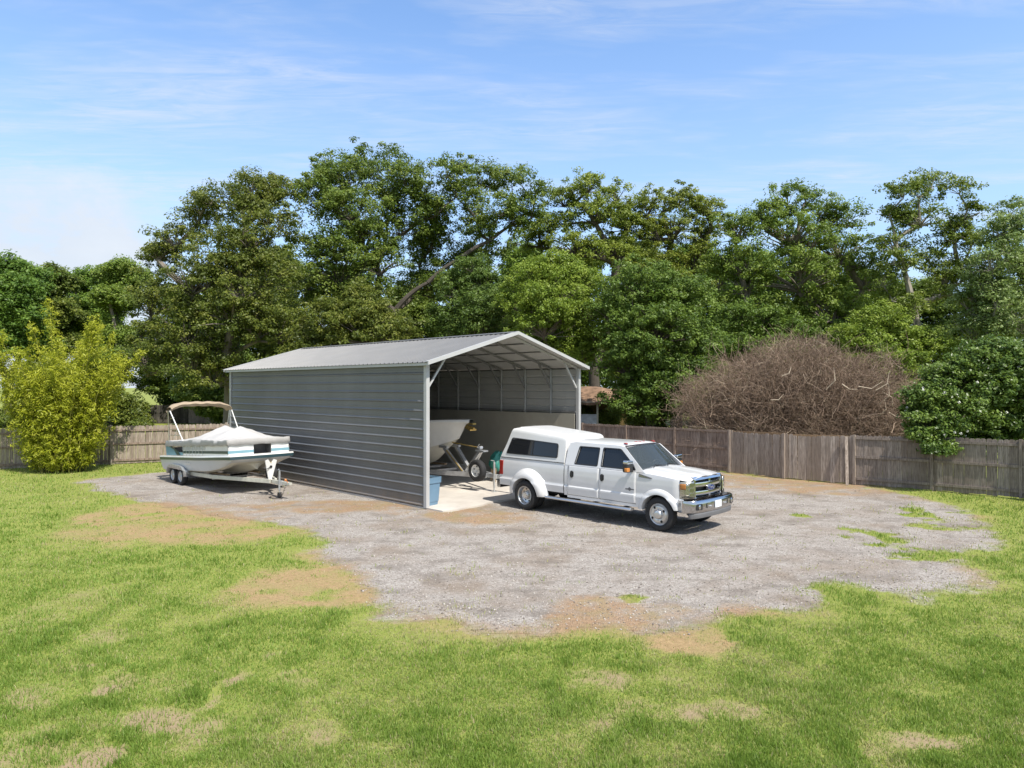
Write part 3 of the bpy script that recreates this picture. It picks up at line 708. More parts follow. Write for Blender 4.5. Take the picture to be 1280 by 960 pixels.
# cab: lower body sides in front of and behind the doors, rocker, fenders
DX0, DX1 = 1.47, 3.71
def zhood(x): return interp(x, [(3.6,1.448),(3.95,1.440),(4.4,1.412),(4.9,1.365),(5.12,1.320)])
def hzhi(x): return zhood(x) - .075
m = MB()
for s in (-1, 1):
    side_grid(m, s, 1.36, DX0-.006, lambda x: .56, lambda x: 1.372, 4)
    side_grid(m, s, DX0-.006, DX1+.006, lambda x: .50, lambda x: .575, 20, 4)
    side_grid(m, s, DX1+.006, 4.93, lambda x: arch(x, WB, .50, .50 if x < WB else .60), lambda x: min(1.372, hzhi(x)), 80,
              narrow=lambda x, z: .16*max(0, (x-4.75)/.35)**2)
    side_grid(m, s, 4.93, 5.02, lambda x: .60, lambda x: .84, 6, 6, narrow=lambda x, z: .16*max(0, (x-4.75)/.35)**2)
m.grid([[(1.36, y, z) for z in (.6, 1.37)] for y in (-.965, .965)])
body = m.build('cab_body', MT['white_paint'], truck, smooth=30)
for s in (-1, 1):
    # front flare
    mm = MB(); P = []
    for i in range(45):
        a = lerp(R(-14), R(197), i/44); row = []
        for j in range(12):
            t = j/11; r = lerp(.475, .625, t); x = WB + r*math.cos(a); z = max(.47 if math.cos(a) < 0 else .56, ZA + r*math.sin(a))
            y = half(max(z, .45)) - .16*max(0, (x-4.75)/.35)**2 - .012 + .075*(1-t**2.4)
            row.append((x, s*y, z))
        P.append([(row[0][0], s*.80, row[0][2]), (row[0][0], s*(abs(row[0][1])-.03), row[0][2])] + row)
    mm.grid(P, flip=(s > 0)); mm.build('fender_flare', MT['white_paint'], truck, smooth=40)
# hood with power dome, falling to the fender tops
m = MB(); P = []
for i in range(27):
    x = lerp(3.78, 5.13, i/26); row = []
    for j in range(41):
        y = lerp(-1, 1, j/40); ay = abs(y); hw = half(hzhi(x)) - .16*max(0, (x-4.75)/.35)**2
        z = zhood(x) - .075*ay**5 + .018*smooth((.52-ay)/.10) + .014*(1-ay*ay) - .012*smooth((.20-ay)/.08) - .012*math.exp(-((ay-.83)/.012)**2)
        xx = x + .06*(1-ay**2)*smooth((x-4.6)/.5)
        row.append((xx, y*hw, z))
    P.append(row)
m.grid(P); m.build('hood', MT['white_paint'], truck, smooth=25)
m = MB().box(3.72, 3.95, -.86, .86, 1.34, 1.40); m.build('cowl', MT['black_plastic'], truck, smooth=0)
# doors: skins that sit flush, dark shut lines between
def door_skin(s, x0, x1, name):
    mm = MB(); side_grid(mm, s, x0, x1, lambda x: .585, lambda x: 1.372, 16, 26, .002)
    return mm.build(name, MT['white_paint'], truck, smooth=30, solid=.03, offset=-1)
m = MB()
for s in (-1, 1): side_grid(m, s, DX0-.02, DX1+.02, lambda x: .56, lambda x: 1.37, 4, 10, -.045)
m.build('door_jamb', MT['chassis_dark'], truck, smooth=0)
DM = 2.545
for s in (-1, 1):
    for x0, x1, hx in ((DX0, DM-.006, DX0+.16), (DM+.006, DX1, DM+.11)):
        d = door_skin(s, x0, x1, 'door')
        h = MB(); h.prism(rrect([(hx-.06,1.07),(hx+.06,1.07),(hx+.06,1.215),(hx-.06,1.215)], .03), lambda x, z, q: (x, s*(half(z)+q), z), 0, .012)
        h.prism(rrect([(hx-.02,1.05),(hx+.03,1.05),(hx+.03,1.235),(hx-.02,1.235)], .02), lambda x, z, q: (x, s*(half(z)+q), z), .012, .04)
        h.build('handle', MT['black_plastic'], d, smooth=30)
        if x0 > 2:   # engine badge low on the front door
            b = MB(); b.prism([(3.46,.935),(3.53,.985),(3.60,.935),(3.53,.885)], lambda x, z, q: (x, s*(half(z)+q), z), .004, .012)
            b.prism([(3.40,.915),(3.66,.915),(3.66,.945),(3.40,.945)], lambda x, z, q: (x, s*(half(z)+q), z), .004, .010)
            b.build('badge', MT['grey_plastic'], d, smooth=0)
    # fender vent badge
    b = MB(); b.prism([(3.80,1.345),(3.80,1.265),(4.12,1.245),(4.20,1.265)], lambda x, z, q: (x, s*(half(z)+q), z), .004, .012)
    fv = b.build('fender_vent', MT['grey_plastic'], truck, smooth=0)
    b = MB()
    for q in range(6): b.box(3.83+q*.045, 3.855+q*.045, *sorted((s*(half(1.25)+.012), s*(half(1.25)+.017))), 1.28-.004*q, 1.315-.009*q)
    b.build('vent_mark', MT['chrome'], fv, smooth=0)
# greenhouse
def gy_(z): return lerp(.952, .792, (z-1.37)/.62)
m = MB()
for s in (-1, 1):
    outer = [(1.365,1.372),(3.965,1.372),(3.86,1.45),(3.26,1.955),(3.10,1.985),(1.62,1.995),(1.47,1.97),(1.39,1.86)]
    w1 = rrect([(1.70,1.43),(2.46,1.43),(2.46,1.885),(1.80,1.885)], .05); w2 = rrect([(2.60,1.43),(3.66,1.43),(3.56,1.56),(3.14,1.895),(2.60,1.895)], .05)
    m.plate(outer, [w1, w2], lambda x, z: (x, s*gy_(z), z))
m.grid([[(lerp(1.365,1.44,(z-1.37)/.6), y, z) for z in (1.37, 1.98)] for y in (-.95, -.6, .6, .95)] and
       [[(1.365, -.952, 1.372), (1.44, -.80, 1.97)], [(1.365, .952, 1.372), (1.44, .80, 1.97)]])
green = m.build('cab_pillars', MT['white_paint'], truck, smooth=0, solid=.025, offset=0)
for s in (-1, 1):
    for nm, w_ in (('rear_side_window', [(1.68,1.41),(2.48,1.41),(2.48,1.905),(1.78,1.905)]), ('front_side_window', [(2.58,1.41),(3.70,1.41),(3.60,1.55),(3.15,1.915),(2.58,1.915)])):
        MB().plate(w_, [], lambda x, z: (x, s*(gy_(z)-.016), z)).build(nm, MT['dark_glass'], green, smooth=0)
        fr_o = rrect(w_, .05); MB().plate(fr_o, [inset(fr_o, .03)], lambda x, z: (x, s*(gy_(z)+.0145), z)).build('window_seal', MT['black_plastic'], green, smooth=0, solid=.006, offset=0)
# roof
m = MB(); P = []
for i in range(31):
    x = lerp(1.42, 3.28, i/30); row = []
    for j in range(33):
        y = lerp(-1, 1, j/32); hw = .800 - .03*smooth((x-3.0)/.28) ; e_ = min(1, (x-1.42)/.12, (3.30-x)/.16)
        z = 1.965 + .10*(1-abs(y)**3.2)*(.25+.75*smooth(e_)) - .02*smooth((x-2.9)/.4)
        row.append((x + .06*(1-y*y)*smooth((x-2.6)/.7), y*hw, z))
    P.append(row)
m.grid(P); roof = m.build('cab_roof', MT['white_paint'], truck, smooth=30)
for y in (-.62, -.17, 0, .17, .62):
    b = MB(); b.prism([(3.10,2.04),(3.20,2.03),(3.20,2.045),(3.15,2.066),(3.10,2.062)], lambda x, z, d: (x, y+d, z-.10*abs(y)**3.2*.6), -.035, .035)
    b.build('clearance_light', MT['red_lens'], roof, smooth=0, bevel=.006)
# windshield
def wsh(yy, t):
    xb = 3.93 - .13*yy*yy; xt = 3.315 - .10*yy*yy
    return (lerp(xb, xt, t), yy*lerp(.895, .755, t), lerp(1.435-.05*yy*yy, 1.985, t) + .03*(1-yy*yy)*t)
m = MB(); m.grid([[wsh(lerp(-1, 1, i/20), j/8) for j in range(9)] for i in range(21)]); m.build('windshield', MT['screen_glass'], truck, smooth=60)
m = MB()
for a_, b_2 in ((0,.04),(.94,1)): m.grid([[tuple(Vector(wsh(lerp(-1,1,i/20), lerp(a_,b_2,j/2)))+Vector((.004,0,.004))) for j in range(3)] for i in range(21)])
for a_, b_2 in ((-1,-.955),(.955,1)): m.grid([[tuple(Vector(wsh(lerp(a_,b_2,i/3), j/8))+Vector((.004,0,.004))) for j in range(9)] for i in range(4)])
m.build('windshield_seal', MT['black_plastic'], truck, smooth=60)
for y0 in (-.55, .12):
    MB().tube([Vector(wsh(y0, .01))+Vector((.02,0,.02)), Vector(wsh(y0+.15, .12))+Vector((.02,0,.02)), Vector(wsh(y0+.62, .06))+Vector((.02,0,.02))], .010, 6).build('wiper', MT['black_plastic'], truck)
# cabin
m = MB(); m.box(3.45, 3.86, -.84, .84, 1.05, 1.40); m.box(1.45, 3.8, -.86, .86, .9, 1.0)
m.build('dashboard', MT['interior'], truck, smooth=0, bevel=.03)
for s in (-1, 1):
    m = MB(); m.obox((2.80, s*.42, 1.15), (.5,.5,.18)); m.obox((2.58, s*.42, 1.42), (.16,.48,.55), Matrix.Rotation(R(-12), 3, 'Y')); m.obox((2.50, s*.42, 1.76), (.10,.26,.16))
    m.build('seat', MT['seat'], truck, smooth=30, bevel=.05)
m = MB(); m.obox((1.95, 0, 1.15), (.5,1.5,.18)); m.obox((1.72, 0, 1.45), (.16,1.5,.6), Matrix.Rotation(R(-10), 3, 'Y')); m.build('rear_bench', MT['seat'], truck, smooth=30, bevel=.05)
m = MB(); m.tube([(3.34+.06*math.sin(a), .42+.18*math.cos(a), 1.40+.17*math.sin(a)) for a in [k*math.pi/10 for k in range(21)]], .017, 6, False); m.build('steering_wheel', MT['black_plastic'], truck)
# mirrors
for s in (-1, 1):
    m = MB(); m.prism(rrect([(1.0,1.37),(1.02,1.63),(1.27,1.65),(1.28,1.37)], .06), lambda y, z, d: (3.60+d, s*y, z), -.09, .05)
    mi = m.build('side_mirror', MT['black_plastic'], truck, smooth=40, bevel=.025)
    MB().prism(rrect([(1.02,1.575),(1.025,1.66),(1.275,1.675),(1.28,1.575)], .04), lambda y, z, d: (3.60+d, s*y, z), -.075, .065).build('mirror_cap', MT['chrome'], mi, smooth=40, bevel=.02)
    MB().prism(rrect([(1.16,1.39),(1.16,1.49),(1.29,1.49),(1.29,1.39)], .03), lambda y, z, d: (3.60+d, s*y, z), -.02, .06).build('turn_signal', MT['amber'], mi, smooth=40, bevel=.01)
    for z in (1.40, 1.50): MB().tube([(3.58, s*.93, z-.02), (3.60, s*1.02, z)], .028, 8).build('mirror_arm', MT['black_plastic'], mi)
# running boards
for s in (-1, 1):
    m = MB(); m.prism([(1.0,.40),(1.16,.40),(1.18,.43),(1.16,.47),(1.0,.465)], lambda y, z, d: (d, s*y*.93, z), .72, 3.62)
    rb = m.build('running_board', MT['alloy'], truck, smooth=30, bevel=.012)
    for x in (1.3, 2.3, 3.3): MB().box(x-.04, x+.04, *sorted((s*.5, s*1.0)), .43, .458).build('bracket', MT['chassis_dark'], rb, smooth=0)
# front end
m = MB(); m.grid([[(5.06-.14*(y/.9)**4, y, z) for z in (.62, .82, 1.0, 1.28)] for y in [lerp(-.93,.93,i/20) for i in range(21)]])
m.build('front_panel', MT['chassis_dark'], truck, smooth=30)
gx = 5.19
m = MB(); o = rrect([(-.655,.80),(.655,.80),(.675,1.345),(-.675,1.345)], .05); i_ = rrect([(-.60,.855),(.60,.855),(.615,1.265),(-.615,1.265)], .04)
m.plate(o, [i_], lambda y, z: (gx + .05 - .09*(y/.66)**2 - .03*(z > 1.30), y, z))
grille = m.build('grille', MT['chrome'], truck, smooth=0, solid=.09, offset=-1, bevel=.012)
m = MB(); m.grid([[(gx-.06-.09*(y/.66)**2, y, z) for z in (.84, 1.03, 1.29)] for y in [lerp(-.62,.62,i/10) for i in range(11)]]); m.build('grille_mesh', MT['black_plastic'], grille, smooth=0)
for z0, z1 in ((.905,1.0),(1.105,1.205)):
    m = MB(); ys_ = [lerp(-.60,.60,i/16) for i in range(17)]
    f_ = lambda y: gx + .035 - .09*(y/.66)**2
    m.grid([[(f_(y)-.05, y, z1+.01), (f_(y)-.004, y, z1), (f_(y)+.006, y, (z0+z1)/2), (f_(y)-.004, y, z0), (f_(y)-.05, y, z0-.01)] for y in ys_])
    m.build('grille_bar', MT['chrome'], grille, smooth=40)
m = MB(); m.box(gx-.03, gx+.0, -.04, .04, .86, 1.27); m.build('grille_post', MT['chrome'], grille, smooth=0)
def oval(mb, a, b, x0, x1, n=40): mb.prism([(a*math.cos(t*2*math.pi/n), b*math.sin(t*2*math.pi/n)) for t in range(n)], lambda y, z, d: (d, y, 1.06+z), x0, x1)
m = MB(); oval(m, .172, .073, gx+.0, gx+.052); em = m.build('emblem', MT['chrome'], grille, smooth=30)
m = MB(); oval(m, .158, .061, gx+.05, gx+.056); m.build('emblem_field', MT['emblem_blue'], grille, smooth=30)
tc_ = bpy.data.curves.new('emblem_script', 'FONT'); tc_.body = 'Ford'; tc_.size = .125; tc_.shear = .35; tc_.extrude = .002; tc_.align_x = 'CENTER'; tc_.align_y = 'CENTER'
to = bpy.data.objects.new('emblem_script', tc_); COL.objects.link(to); to.parent = grille; to.location = (gx+.058, 0, 1.062); to.rotation_euler = (R(90), 0, R(90)); tc_.materials.append(MT['chrome'])
bpy.context.view_layer.update()
me_ = bpy.data.meshes.new_from_object(to.evaluated_get(bpy.context.evaluated_depsgraph_get())); tm = bpy.data.objects.new('emblem_script', me_)
COL.objects.link(tm); tm.parent = grille; tm.location = to.location; tm.rotation_euler = to.rotation_euler; bpy.data.objects.remove(to); tm.name = 'emblem_script'
for s in (-1, 1):
    def hl(y, z, d):
        x = interp(y, [(.66,5.175),(.74,5.165),(.80,5.14),(.86,5.095),(.90,5.045),(.93,4.985),(.945,4.925)])
        return (x + d, s*(y + d*.8*smooth((y-.82)/.1)), z)
    ys_ = [.675,.71,.74,.77,.80,.83,.86,.88,.90,.915,.93,.945]
    m = MB(); m.grid([[hl(y, lerp(.845, 1.255-.05*(y-.69), j/4), 0) for j in range(5)] for y in ys_]); hd = m.build('headlight', MT['reflector'], truck, smooth=30, solid=.02)
    for z0 in (.89, 1.01, 1.13):
        MB().prism(rrect([(.715,z0),(.835,z0),(.83,z0+.085),(.715,z0+.085)], .03), hl, .004, .02).build('lamp_cell', MT['chrome'], hd, smooth=30)
    MB().grid([[hl(y, lerp(1.06,1.20,j/3), .006) for j in range(4)] for y in (.885,.90,.915,.93,.944)]).build('turn_signal', MT['amber'], hd, smooth=30, solid=.008, offset=1)
    m = MB(); m.grid([[hl(y, lerp(.84, 1.26-.05*(y-.69), j/4), .024) for j in range(5)] for y in ys_]); m.build('lamp_cover', MT['lamp_glass'], hd, smooth=40)
# bumper
def bx_(y): return 5.40 - .09*(abs(y)/.98)**2.5 - .10*(max(0, abs(y)-.86)/.14)**2
ysb = [lerp(-1.0, 1.0, i/40) for i in range(41)]
prof = [(-.12,.815),(-.02,.818),(.0,.80),(.012,.73),(.01,.60),(-.02,.535),(-.06,.52)]
m = MB(); m.grid([[(bx_(y)+dx, y, z) for dx, z in prof] for y in ysb])
for s in (-1, 1):
    e0 = [(bx_(s*1.0)+dx, s*1.0, z) for dx, z in prof]; e1 = [(4.93, s*1.0, z) for dx, z in prof]; m.grid([e0, e1], flip=(s > 0))
bump = m.build('front_bumper', MT['bumper_chrome'], truck, smooth=40, solid=.015)
m = MB(); m.grid([[(bx_(y)+dx-.03, y*.97, z) for dx, z in [(0,.53),(.015,.49),(.0,.40),(-.05,.385)]] for y in ysb]); m.build('air_dam', MT['grey_plastic'], bump, smooth=40, solid=.012)
MB().prism(rrect([(-.52,.625),(.52,.625),(.52,.745),(-.52,.745)], .03), lambda y, z, d: (bx_(y)+.004+d, y, z), 0, .011).build('bumper_slot', MT['black_plastic'], bump, smooth=0)
MB().prism(rrect([(-.15,.60),(.15,.60),(.15,.765),(-.15,.765)], .015), lambda y, z, d: (5.418+d, y, z), 0, .012).build('licence_plate', MT['plate_white'], bump, smooth=0)
for s in (-1, 1):
    MB().tube([(bx_(.40)-.02, s*.40, .665), (bx_(.40)+.035, s*.38, .665), (bx_(.40)+.035, s*.33, .665), (bx_(.40)-.02, s*.31, .665)], .016, 8).build('tow_hook', MT['galv'], bump)
    o = rrect([(.66,.60),(.90,.60),(.88,.745),(.66,.745)], .04)
    MB().plate(o, [], lambda y, z: (bx_(y)+.014, s*y, z)).build('fog_bezel', MT['black_plastic'], bump, smooth=0, solid=.004, offset=0)
    m = MB(); m.lathe([(.0,.012),(.045,.010),(.058,.0)], (bx_(.76)+.016, s*.76, .672), 'x', 20); m.build('fog_light', MT['chrome'], bump)
# wheels
TY = [(.262,-.09),(.30,-.108),(.345,-.113),(.38,-.105),(.398,-.085),(.405,-.05),(.405,0),(.405,.05),(.398,.085),(.38,.105),(.345,.113),(.30,.108),(.262,.09)]
def wheel(x, y, kind):
    t = MB(); t.lathe(TY, (x, y, RR+.002), 'y', 40)
    sgn = 1 if y > 0 else -1
    w_ = t.build('wheel', MT['rubber'], truck, smooth=50)
    tr = MB()
    for k in range(44):
        a = 2*math.pi*k/44
        for yy in (-.055, 0, .055):
            aa = a + (.04 if yy == 0 else 0); tr.obox((x+.405*math.cos(aa), y+yy, RR+.002+.405*math.sin(aa)), (.012,.042,.034), Matrix.Rotation(-aa, 3, 'Y'))
    tr.build('tread', MT['rubber'], w_, smooth=0)
    r = MB()
    if kind == 'front':
        pr_ = [(.268,.088),(.262,.10),(.25,.095),(.235,.075),(.225,.10),(.20,.128),(.17,.135),(.115,.120),(.105,.165),(.085,.185),(.06,.19),(0,.192)]
        hy, hr = .130, .185
    else:
        pr_ = [(.268,.088),(.262,.10),(.25,.095),(.235,.07),(.225,-.03),(.20,-.045),(.13,-.05),(.112,-.03),(.108,.07),(.095,.085),(0,.09)]
        hy, hr = -.043, .17
    r.lathe([(a_, sgn*b_3) for a_, b_3 in pr_], (x, y, RR+.002), 'y', 40); r.build('rim', MT['alloy'], w_, smooth=35)
    n_ = 4 if kind == 'front' else 8
    for k in range(n_):
        h = MB()
        a = 2*math.pi*(k+.35)/n_; c = (x+hr*math.cos(a), y+sgn*hy, RR+.002+hr*math.sin(a)); rad = .034 if kind == 'front' else .022
        h.lathe([(0,sgn*.008),(rad*.9,sgn*.007),(rad,0)], c, 'y', 14); h.build('hand_hole', MT['chassis_dark'], w_, smooth=0)
    lg = MB()
    for k in range(8):
        a = 2*math.pi*k/8; rr2 = .135 if kind == 'front' else .085; yy = .125 if kind == 'front' else .088
        lg.lathe([(0,sgn*.03),(.010,sgn*.026),(.013,0)], (x+rr2*math.cos(a), y+sgn*yy, RR+.002+rr2*math.sin(a)), 'y', 6)
    lg.build('lug_nut', MT['chrome'], w_, smooth=0)
for s in (-1, 1):
    wheel(WB, s*.885, 'front'); wheel(0, s*1.055, 'rear')
    t = MB(); t.lathe(TY, (0, s*.79, RR+.002), 'y', 36); t.build('inner_wheel', MT['rubber'], truck, smooth=50)
# ------------------------------------------------------------------ deck boat on its trailer beside the carport: x towards the bow, y left, z up
BH = math.atan2(-.698, .716); BP = R(-3.5)
BOAT_AT = (-11.3, 26.0)
def rotm(): return (0, BP, BH)
db = empty('deck_boat', (*BOAT_AT, 0), rotm())
tag(db, 'white and teal deck boat with a grey mooring cover and tan folded bimini top', 'boat')
ST = np.linspace(0, 1, 30)
def hull_sec(t):
    """half section, deck edge to keel; t = 0 stern, 1 bow"""
    x = lerp(-1.55, 4.35, t); u = smooth((t-.55)/.45); v = max(0, (t-.62)/.38)**1.7; e = max(0, (t-.86)/.14)**2
    W = 1.19 - .06*e - .04*u
    zg = 1.02 + .03*u
    pts = [(x, W, zg), (x, W+.012, zg-.05), (x-.01, W, zg-.145),
           (x-.05*u, W-.03-.05*u, zg-.16),
           (x-.10*u, lerp(1.13, 1.02, u), lerp(.66, .84, v)),
           (x-.26*v, lerp(1.06, .93, u), lerp(.50, .80, v)),
           (x-.40*v, lerp(.90, .80, u), lerp(.44, .74, v)),
           (x-.46*v, lerp(.72, .66, u), lerp(.47, .755, v)),
           (x-.46*v, lerp(.52, .48, u), lerp(.57, .80, v)),
           (x-.50*v, lerp(.30, .24, u), lerp(.50, .70, v)),
           (x-.50*v, lerp(.10, .07, u), lerp(.40, .55, v)),
           (x-.50*v, 0, lerp(.37, .52, v))]
    return pts
secs = [hull_sec(t) for t in ST]
def strip(i0, i1, closed_bow=False):
    m = MB()
    for s in (-1, 1):
        m.grid([[(p[0], s*p[1], p[2]) for p in sec[i0:i1+1]] for sec in secs], flip=(s > 0))
    if closed_bow:
        row = lambda s: [(p[0], s*p[1], p[2]) for p in secs[-1][i0:i1+1]]
        a, b = row(-1), row(1); n = 8
        m.grid([[tuple(lerp(a[k][q], b[k][q], j/n) + (.10*(1-(2*j/n-1)**2) if q == 0 else 0) for q in range(3)) for k in range(len(a))] for j in range(n+1)])
    a = [(p[0], p[1], p[2]) for p in secs[0][i0:i1+1]]; b = [(p[0], -p[1], p[2]) for p in secs[0][i0:i1+1]]
    m.grid([a, b])
    return m
strip(2, 5, True).build('hull_side', MT['gel_white_shade'], db, smooth=40)
strip(5, 11, True).build('hull_bottom', MT['gel_cream'], db, smooth=50)
strip(1, 2, True).build('rub_stripe', MT['teal'], db, smooth=40)
m = strip(0, 1, True)
m.grid([[(sec[0][0]+.10*(1-(j/6-1)**2)*(1 if k == len(secs)-1 else 0), lerp(-sec[0][1], sec[0][1], j/12), sec[0][2]) for j in range(13)] for k, sec in enumerate(secs)])
m.build('deck', MT['gel_white'], db, smooth=40)
# white script mark on the hull side
m = MB()
for s in (-1, 1):
    for k in range(7): m.prism([(.75+k*.07, .72),(.80+k*.07, .72),(.815+k*.07, .775+.02*(k % 3 == 0)),(.765+k*.07, .77)], lambda x, z, d: (x, s*(lerp(1.13,1.17,(z-.66)/.2)+d), z), .0, .012)
m.build('name_mark', MT['gel_white'], db, smooth=0)
# side walls round the deck
DZ = 1.03; WX0, WX1, WY = -1.15, 4.12, 1.06
for s in (-1, 1):
    m = MB(); m.prism([(.35, DZ), (WX1, DZ), (WX1, DZ+.36), (.35, DZ+.36)], lambda x, z, d: (x, s*(WY+d), z), -.03, 0); m.build('side_wall', MT['gel_white'], db, smooth=0)
    m = MB(); m.prism([(.35, DZ+.07), (WX1+.004, DZ+.07), (WX1+.004, DZ+.16), (.35, DZ+.16)], lambda x, z, d: (x, s*(WY+d), z), 0, .006); m.build('wall_stripe', MT['teal'], db, smooth=0)
    m = MB(); m.prism([(.35, DZ+.19), (2.35, DZ+.19), (2.35, DZ+.34), (.35, DZ+.34)], lambda x, z, d: (x, s*(WY+d), z), 0, .008); m.build('vinyl_panel', MT['clear_vinyl'], db, smooth=0)
    m = MB(); m.prism([(-1.25, DZ), (.34, DZ), (.34, DZ+.10), (-.25, DZ+.13), (-.85, DZ+.33), (-1.3, DZ+.33)], lambda x, z, d: (x, s*(WY+d), z), -.03, 0); m.build('quarter_panel', MT['light_teal'], db, smooth=0)
    m = MB(); m.prism([(-.18, DZ+.0), (.14, DZ), (-.10, DZ+.16), (-.75, DZ+.345), (-1.02, DZ+.345), (-.45, DZ+.2)], lambda x, z, d: (x, s*(WY+d), z), .002, .014); m.build('swoosh', MT['teal'], db, smooth=0)
    m = MB()
    for k in range(7): m.tube([(.42+k*.28, s*(WY+.015), DZ+.36), (.42+k*.28, s*(WY+.015), DZ)], .008, 6)
    for zz_ in (DZ+.365,): m.tube([(-1.1, s*(WY-.01), zz_-.045), (WX1, s*(WY-.01), zz_-.045)], .012, 8)
    m.build('side_rail', MT['alloy'], db)
    m = MB(); m.box(-1.2, -.9, *sorted((s*.5, s*1.0)), DZ, DZ+.28); m.build('stern_seat', MT['gel_white'], db, smooth=30, bevel=.04)
for y0, y1 in ((-WY, -.20), (.42, WY)):
    m = MB(); m.prism([(y0, DZ), (y1, DZ), (y1, DZ+.36), (y0, DZ+.36)], lambda y, z, d: (WX1+d, y, z), -.03, .0); m.build('bow_wall', MT['gel_white'], db, smooth=0)
    m = MB(); m.prism([(y0, DZ+.07), (y1, DZ+.07), (y1, DZ+.16), (y0, DZ+.16)], lambda y, z, d: (WX1+d, y, z), .0, .006); m.build('wall_stripe', MT['light_teal'], db, smooth=0)
m = MB(); m.prism([(-.22, DZ), (.44, DZ), (.44, DZ+.37), (-.22, DZ+.37)], lambda y, z, d: (WX1-.45+d, y, z), -.02, .0); m.box(WX1-.45, WX1-.03, -.24, -.21, DZ, DZ+.37); m.box(WX1-.45, WX1-.03, .43, .46, DZ, DZ+.37)
m.build('bow_gate', MT['interior'], db, smooth=0)
# mooring cover, tented over two poles
def cov(x, y):
    u = (x-WX0)/(WX1-WX0); ay = abs(y)/WY
    edge = DZ + .535 - .03*math.sin(u*9)
    tent = .30*math.exp(-abs(x-1.45)/.75) + .27*math.exp(-abs(x-2.75)/.55) + .12
    tent -= .05*math.exp(-((x-2.1)/.3)**2)
    z = edge + tent*(1-ay**1.15)*smooth((WX1+.05-x)/.9)*smooth((x-WX0+.1)/1.0) + .006*math.sin(x*13+y*5) + .008*math.sin(y*17-x*4)
    return z
m = MB(); P = []
for i in range(61):
    x = lerp(WX0-.10, WX1+.03, i/60); row = []
    for j in range(33):
        y = lerp(-WY-.02, WY+.02, j/32); row.append((x, y, cov(x, y)))
    lo = DZ + .335 + .012*math.sin(i*.9)
    row = [(x, -WY-.045, lo)] + row + [(x, WY+.045, lo)]
    P.append(row)
m.grid(P)
m.grid([P[-1], [(x+.025, y, DZ+.335+.01*math.sin(k*.8)) for k, (x, y, z) in enumerate(P[-1])]]); m.grid([P[0], [(x-.02, y, DZ+.335) for x, y, z in P[0]]])
m.build('mooring_cover', MT['canvas'], db, smooth=60, solid=.006)
# bimini top, folded up to a bundle on its bow
Q = [(-.74+.0*k, lerp(-1.13, 1.13, k/24), 1.74 + 1.02 + .17*(1-(2*k/24-1)**4) - .03*(abs(2*k/24-1) > .98)) for k in range(25)]
def bim(k, dx): x, y, z = Q[k]; return (x+dx, y, z)
bimini = MB()
bimini.grid([[bim(k, dx) if False else (Q[k][0]+dx, Q[k][1], Q[k][2]+dz+.012*math.sin(k*1.3+dx*9)) for dx, dz in ((-.28,-.03),(-.18,.045),(0,.075),(.18,.05),(.30,-.02),(.24,-.10),(0,-.07),(-.22,-.10),(-.28,-.03))] for k in range(25)])
bi = bimini.build('bimini_top', MT['tan_canvas'], db, smooth=50)
for s in (-1, 1):
    m = MB(); m.tube([(.42, s*1.07, DZ+.52), (-.55, s*1.15, 2.66)], .020, 8); m.build('bimini_pole', MT['gel_white'], bi)
    m = MB(); m.tube([(-.95, s*1.07, DZ+.45), (-.75, s*1.15, 2.66)], .014, 8); m.tube([(.0, s*1.09, DZ+1.0), (-.30, s*1.13, DZ+.62)], .012, 8)
    for k in range(4): m.tube([(lerp(.30,-.40,k/3.4), s*1.09, lerp(DZ+.7, 2.5, k/3.4)), (-.85+.05*k, s*1.09, lerp(DZ+.75, 2.45, k/3.4))], .010, 6)
    m.build('bimini_strut', MT['alloy'], bi)
# outboard leg at the stern
m = MB(); m.obox((-1.72, 0, .85), (.30,.34,.5)); m.obox((-1.78, 0, .62), (.18,.10,.5)); m.build('outboard_motor', MT['black_plastic'], db, smooth=30, bevel=.05)

# ---- its trailer
tr = empty('boat_trailer', (*BOAT_AT, 0), (0, 0, BH))
tag(tr, 'tandem axle galvanized boat trailer under the covered deck boat', 'boat trailer')
for s in (-1, 1):
    m = MB(); m.beam((-1.7, s*.92, .36), (2.6, s*.92, .47), .07, .13); m.beam((2.56, s*.92, .47), (5.0, s*.10, .47), .07, .13); m.build('side_beam', MT['alu_beam'], tr, smooth=0, bevel=.008)
    m = MB(); m.beam((-1.5, s*.55, .43), (2.9, s*.55, .53), .09, .05); m.build('bunk', MT['wood_block'], tr, smooth=0)
    # fender over the two wheels
    m = MB(); P = []
    prf = [(-.80,.33),(-.76,.55),(-.60,.66),(-.35,.70),(.35,.70),(.60,.66),(.76,.55),(.80,.33)]
    m.grid([[(x, s*y, z) for y in (.98, 1.24)] for x, z in prf]); m.grid([[(x, s*1.24, z), (x, s*1.24, min(z, .60)-.04 if abs(x) < .7 else z)] for x, z in prf])
    m.build('fender', MT['galv'], tr, smooth=30, solid=.012, bevel=.0)
    for x in (-.36, .36):
        t = MB(); t.lathe([(.18,-.07),(.21,-.095),(.26,-.098),(.285,-.08),(.295,-.04),(.295,.04),(.285,.08),(.26,.098),(.21,.095),(.18,.07)], (x, s*1.10, .30), 'y', 32); w_ = t.build('wheel', MT['rubber'], tr, smooth=50)
        r = MB(); r.lathe([(.19,s*.075),(.178,s*.08),(.165,s*.05),(.12,s*.055),(.07,s*.06),(.055,s*.085),(0,s*.09)], (x, s*1.10, .30), 'y', 28); r.build('rim', MT['galv'], w_, smooth=35)
        MB().tube([(x, 0, .30), (x, s*1.08, .30)], .035, 8).build('axle', MT['galv_dull'], tr)
m = MB()
for x in (-1.5, 0, 1.4, 2.5): m.beam((x, -.92, .40), (x, .92, .40), .06, .06)
m.build('cross_beam', MT['galv_dull'], tr, smooth=0)
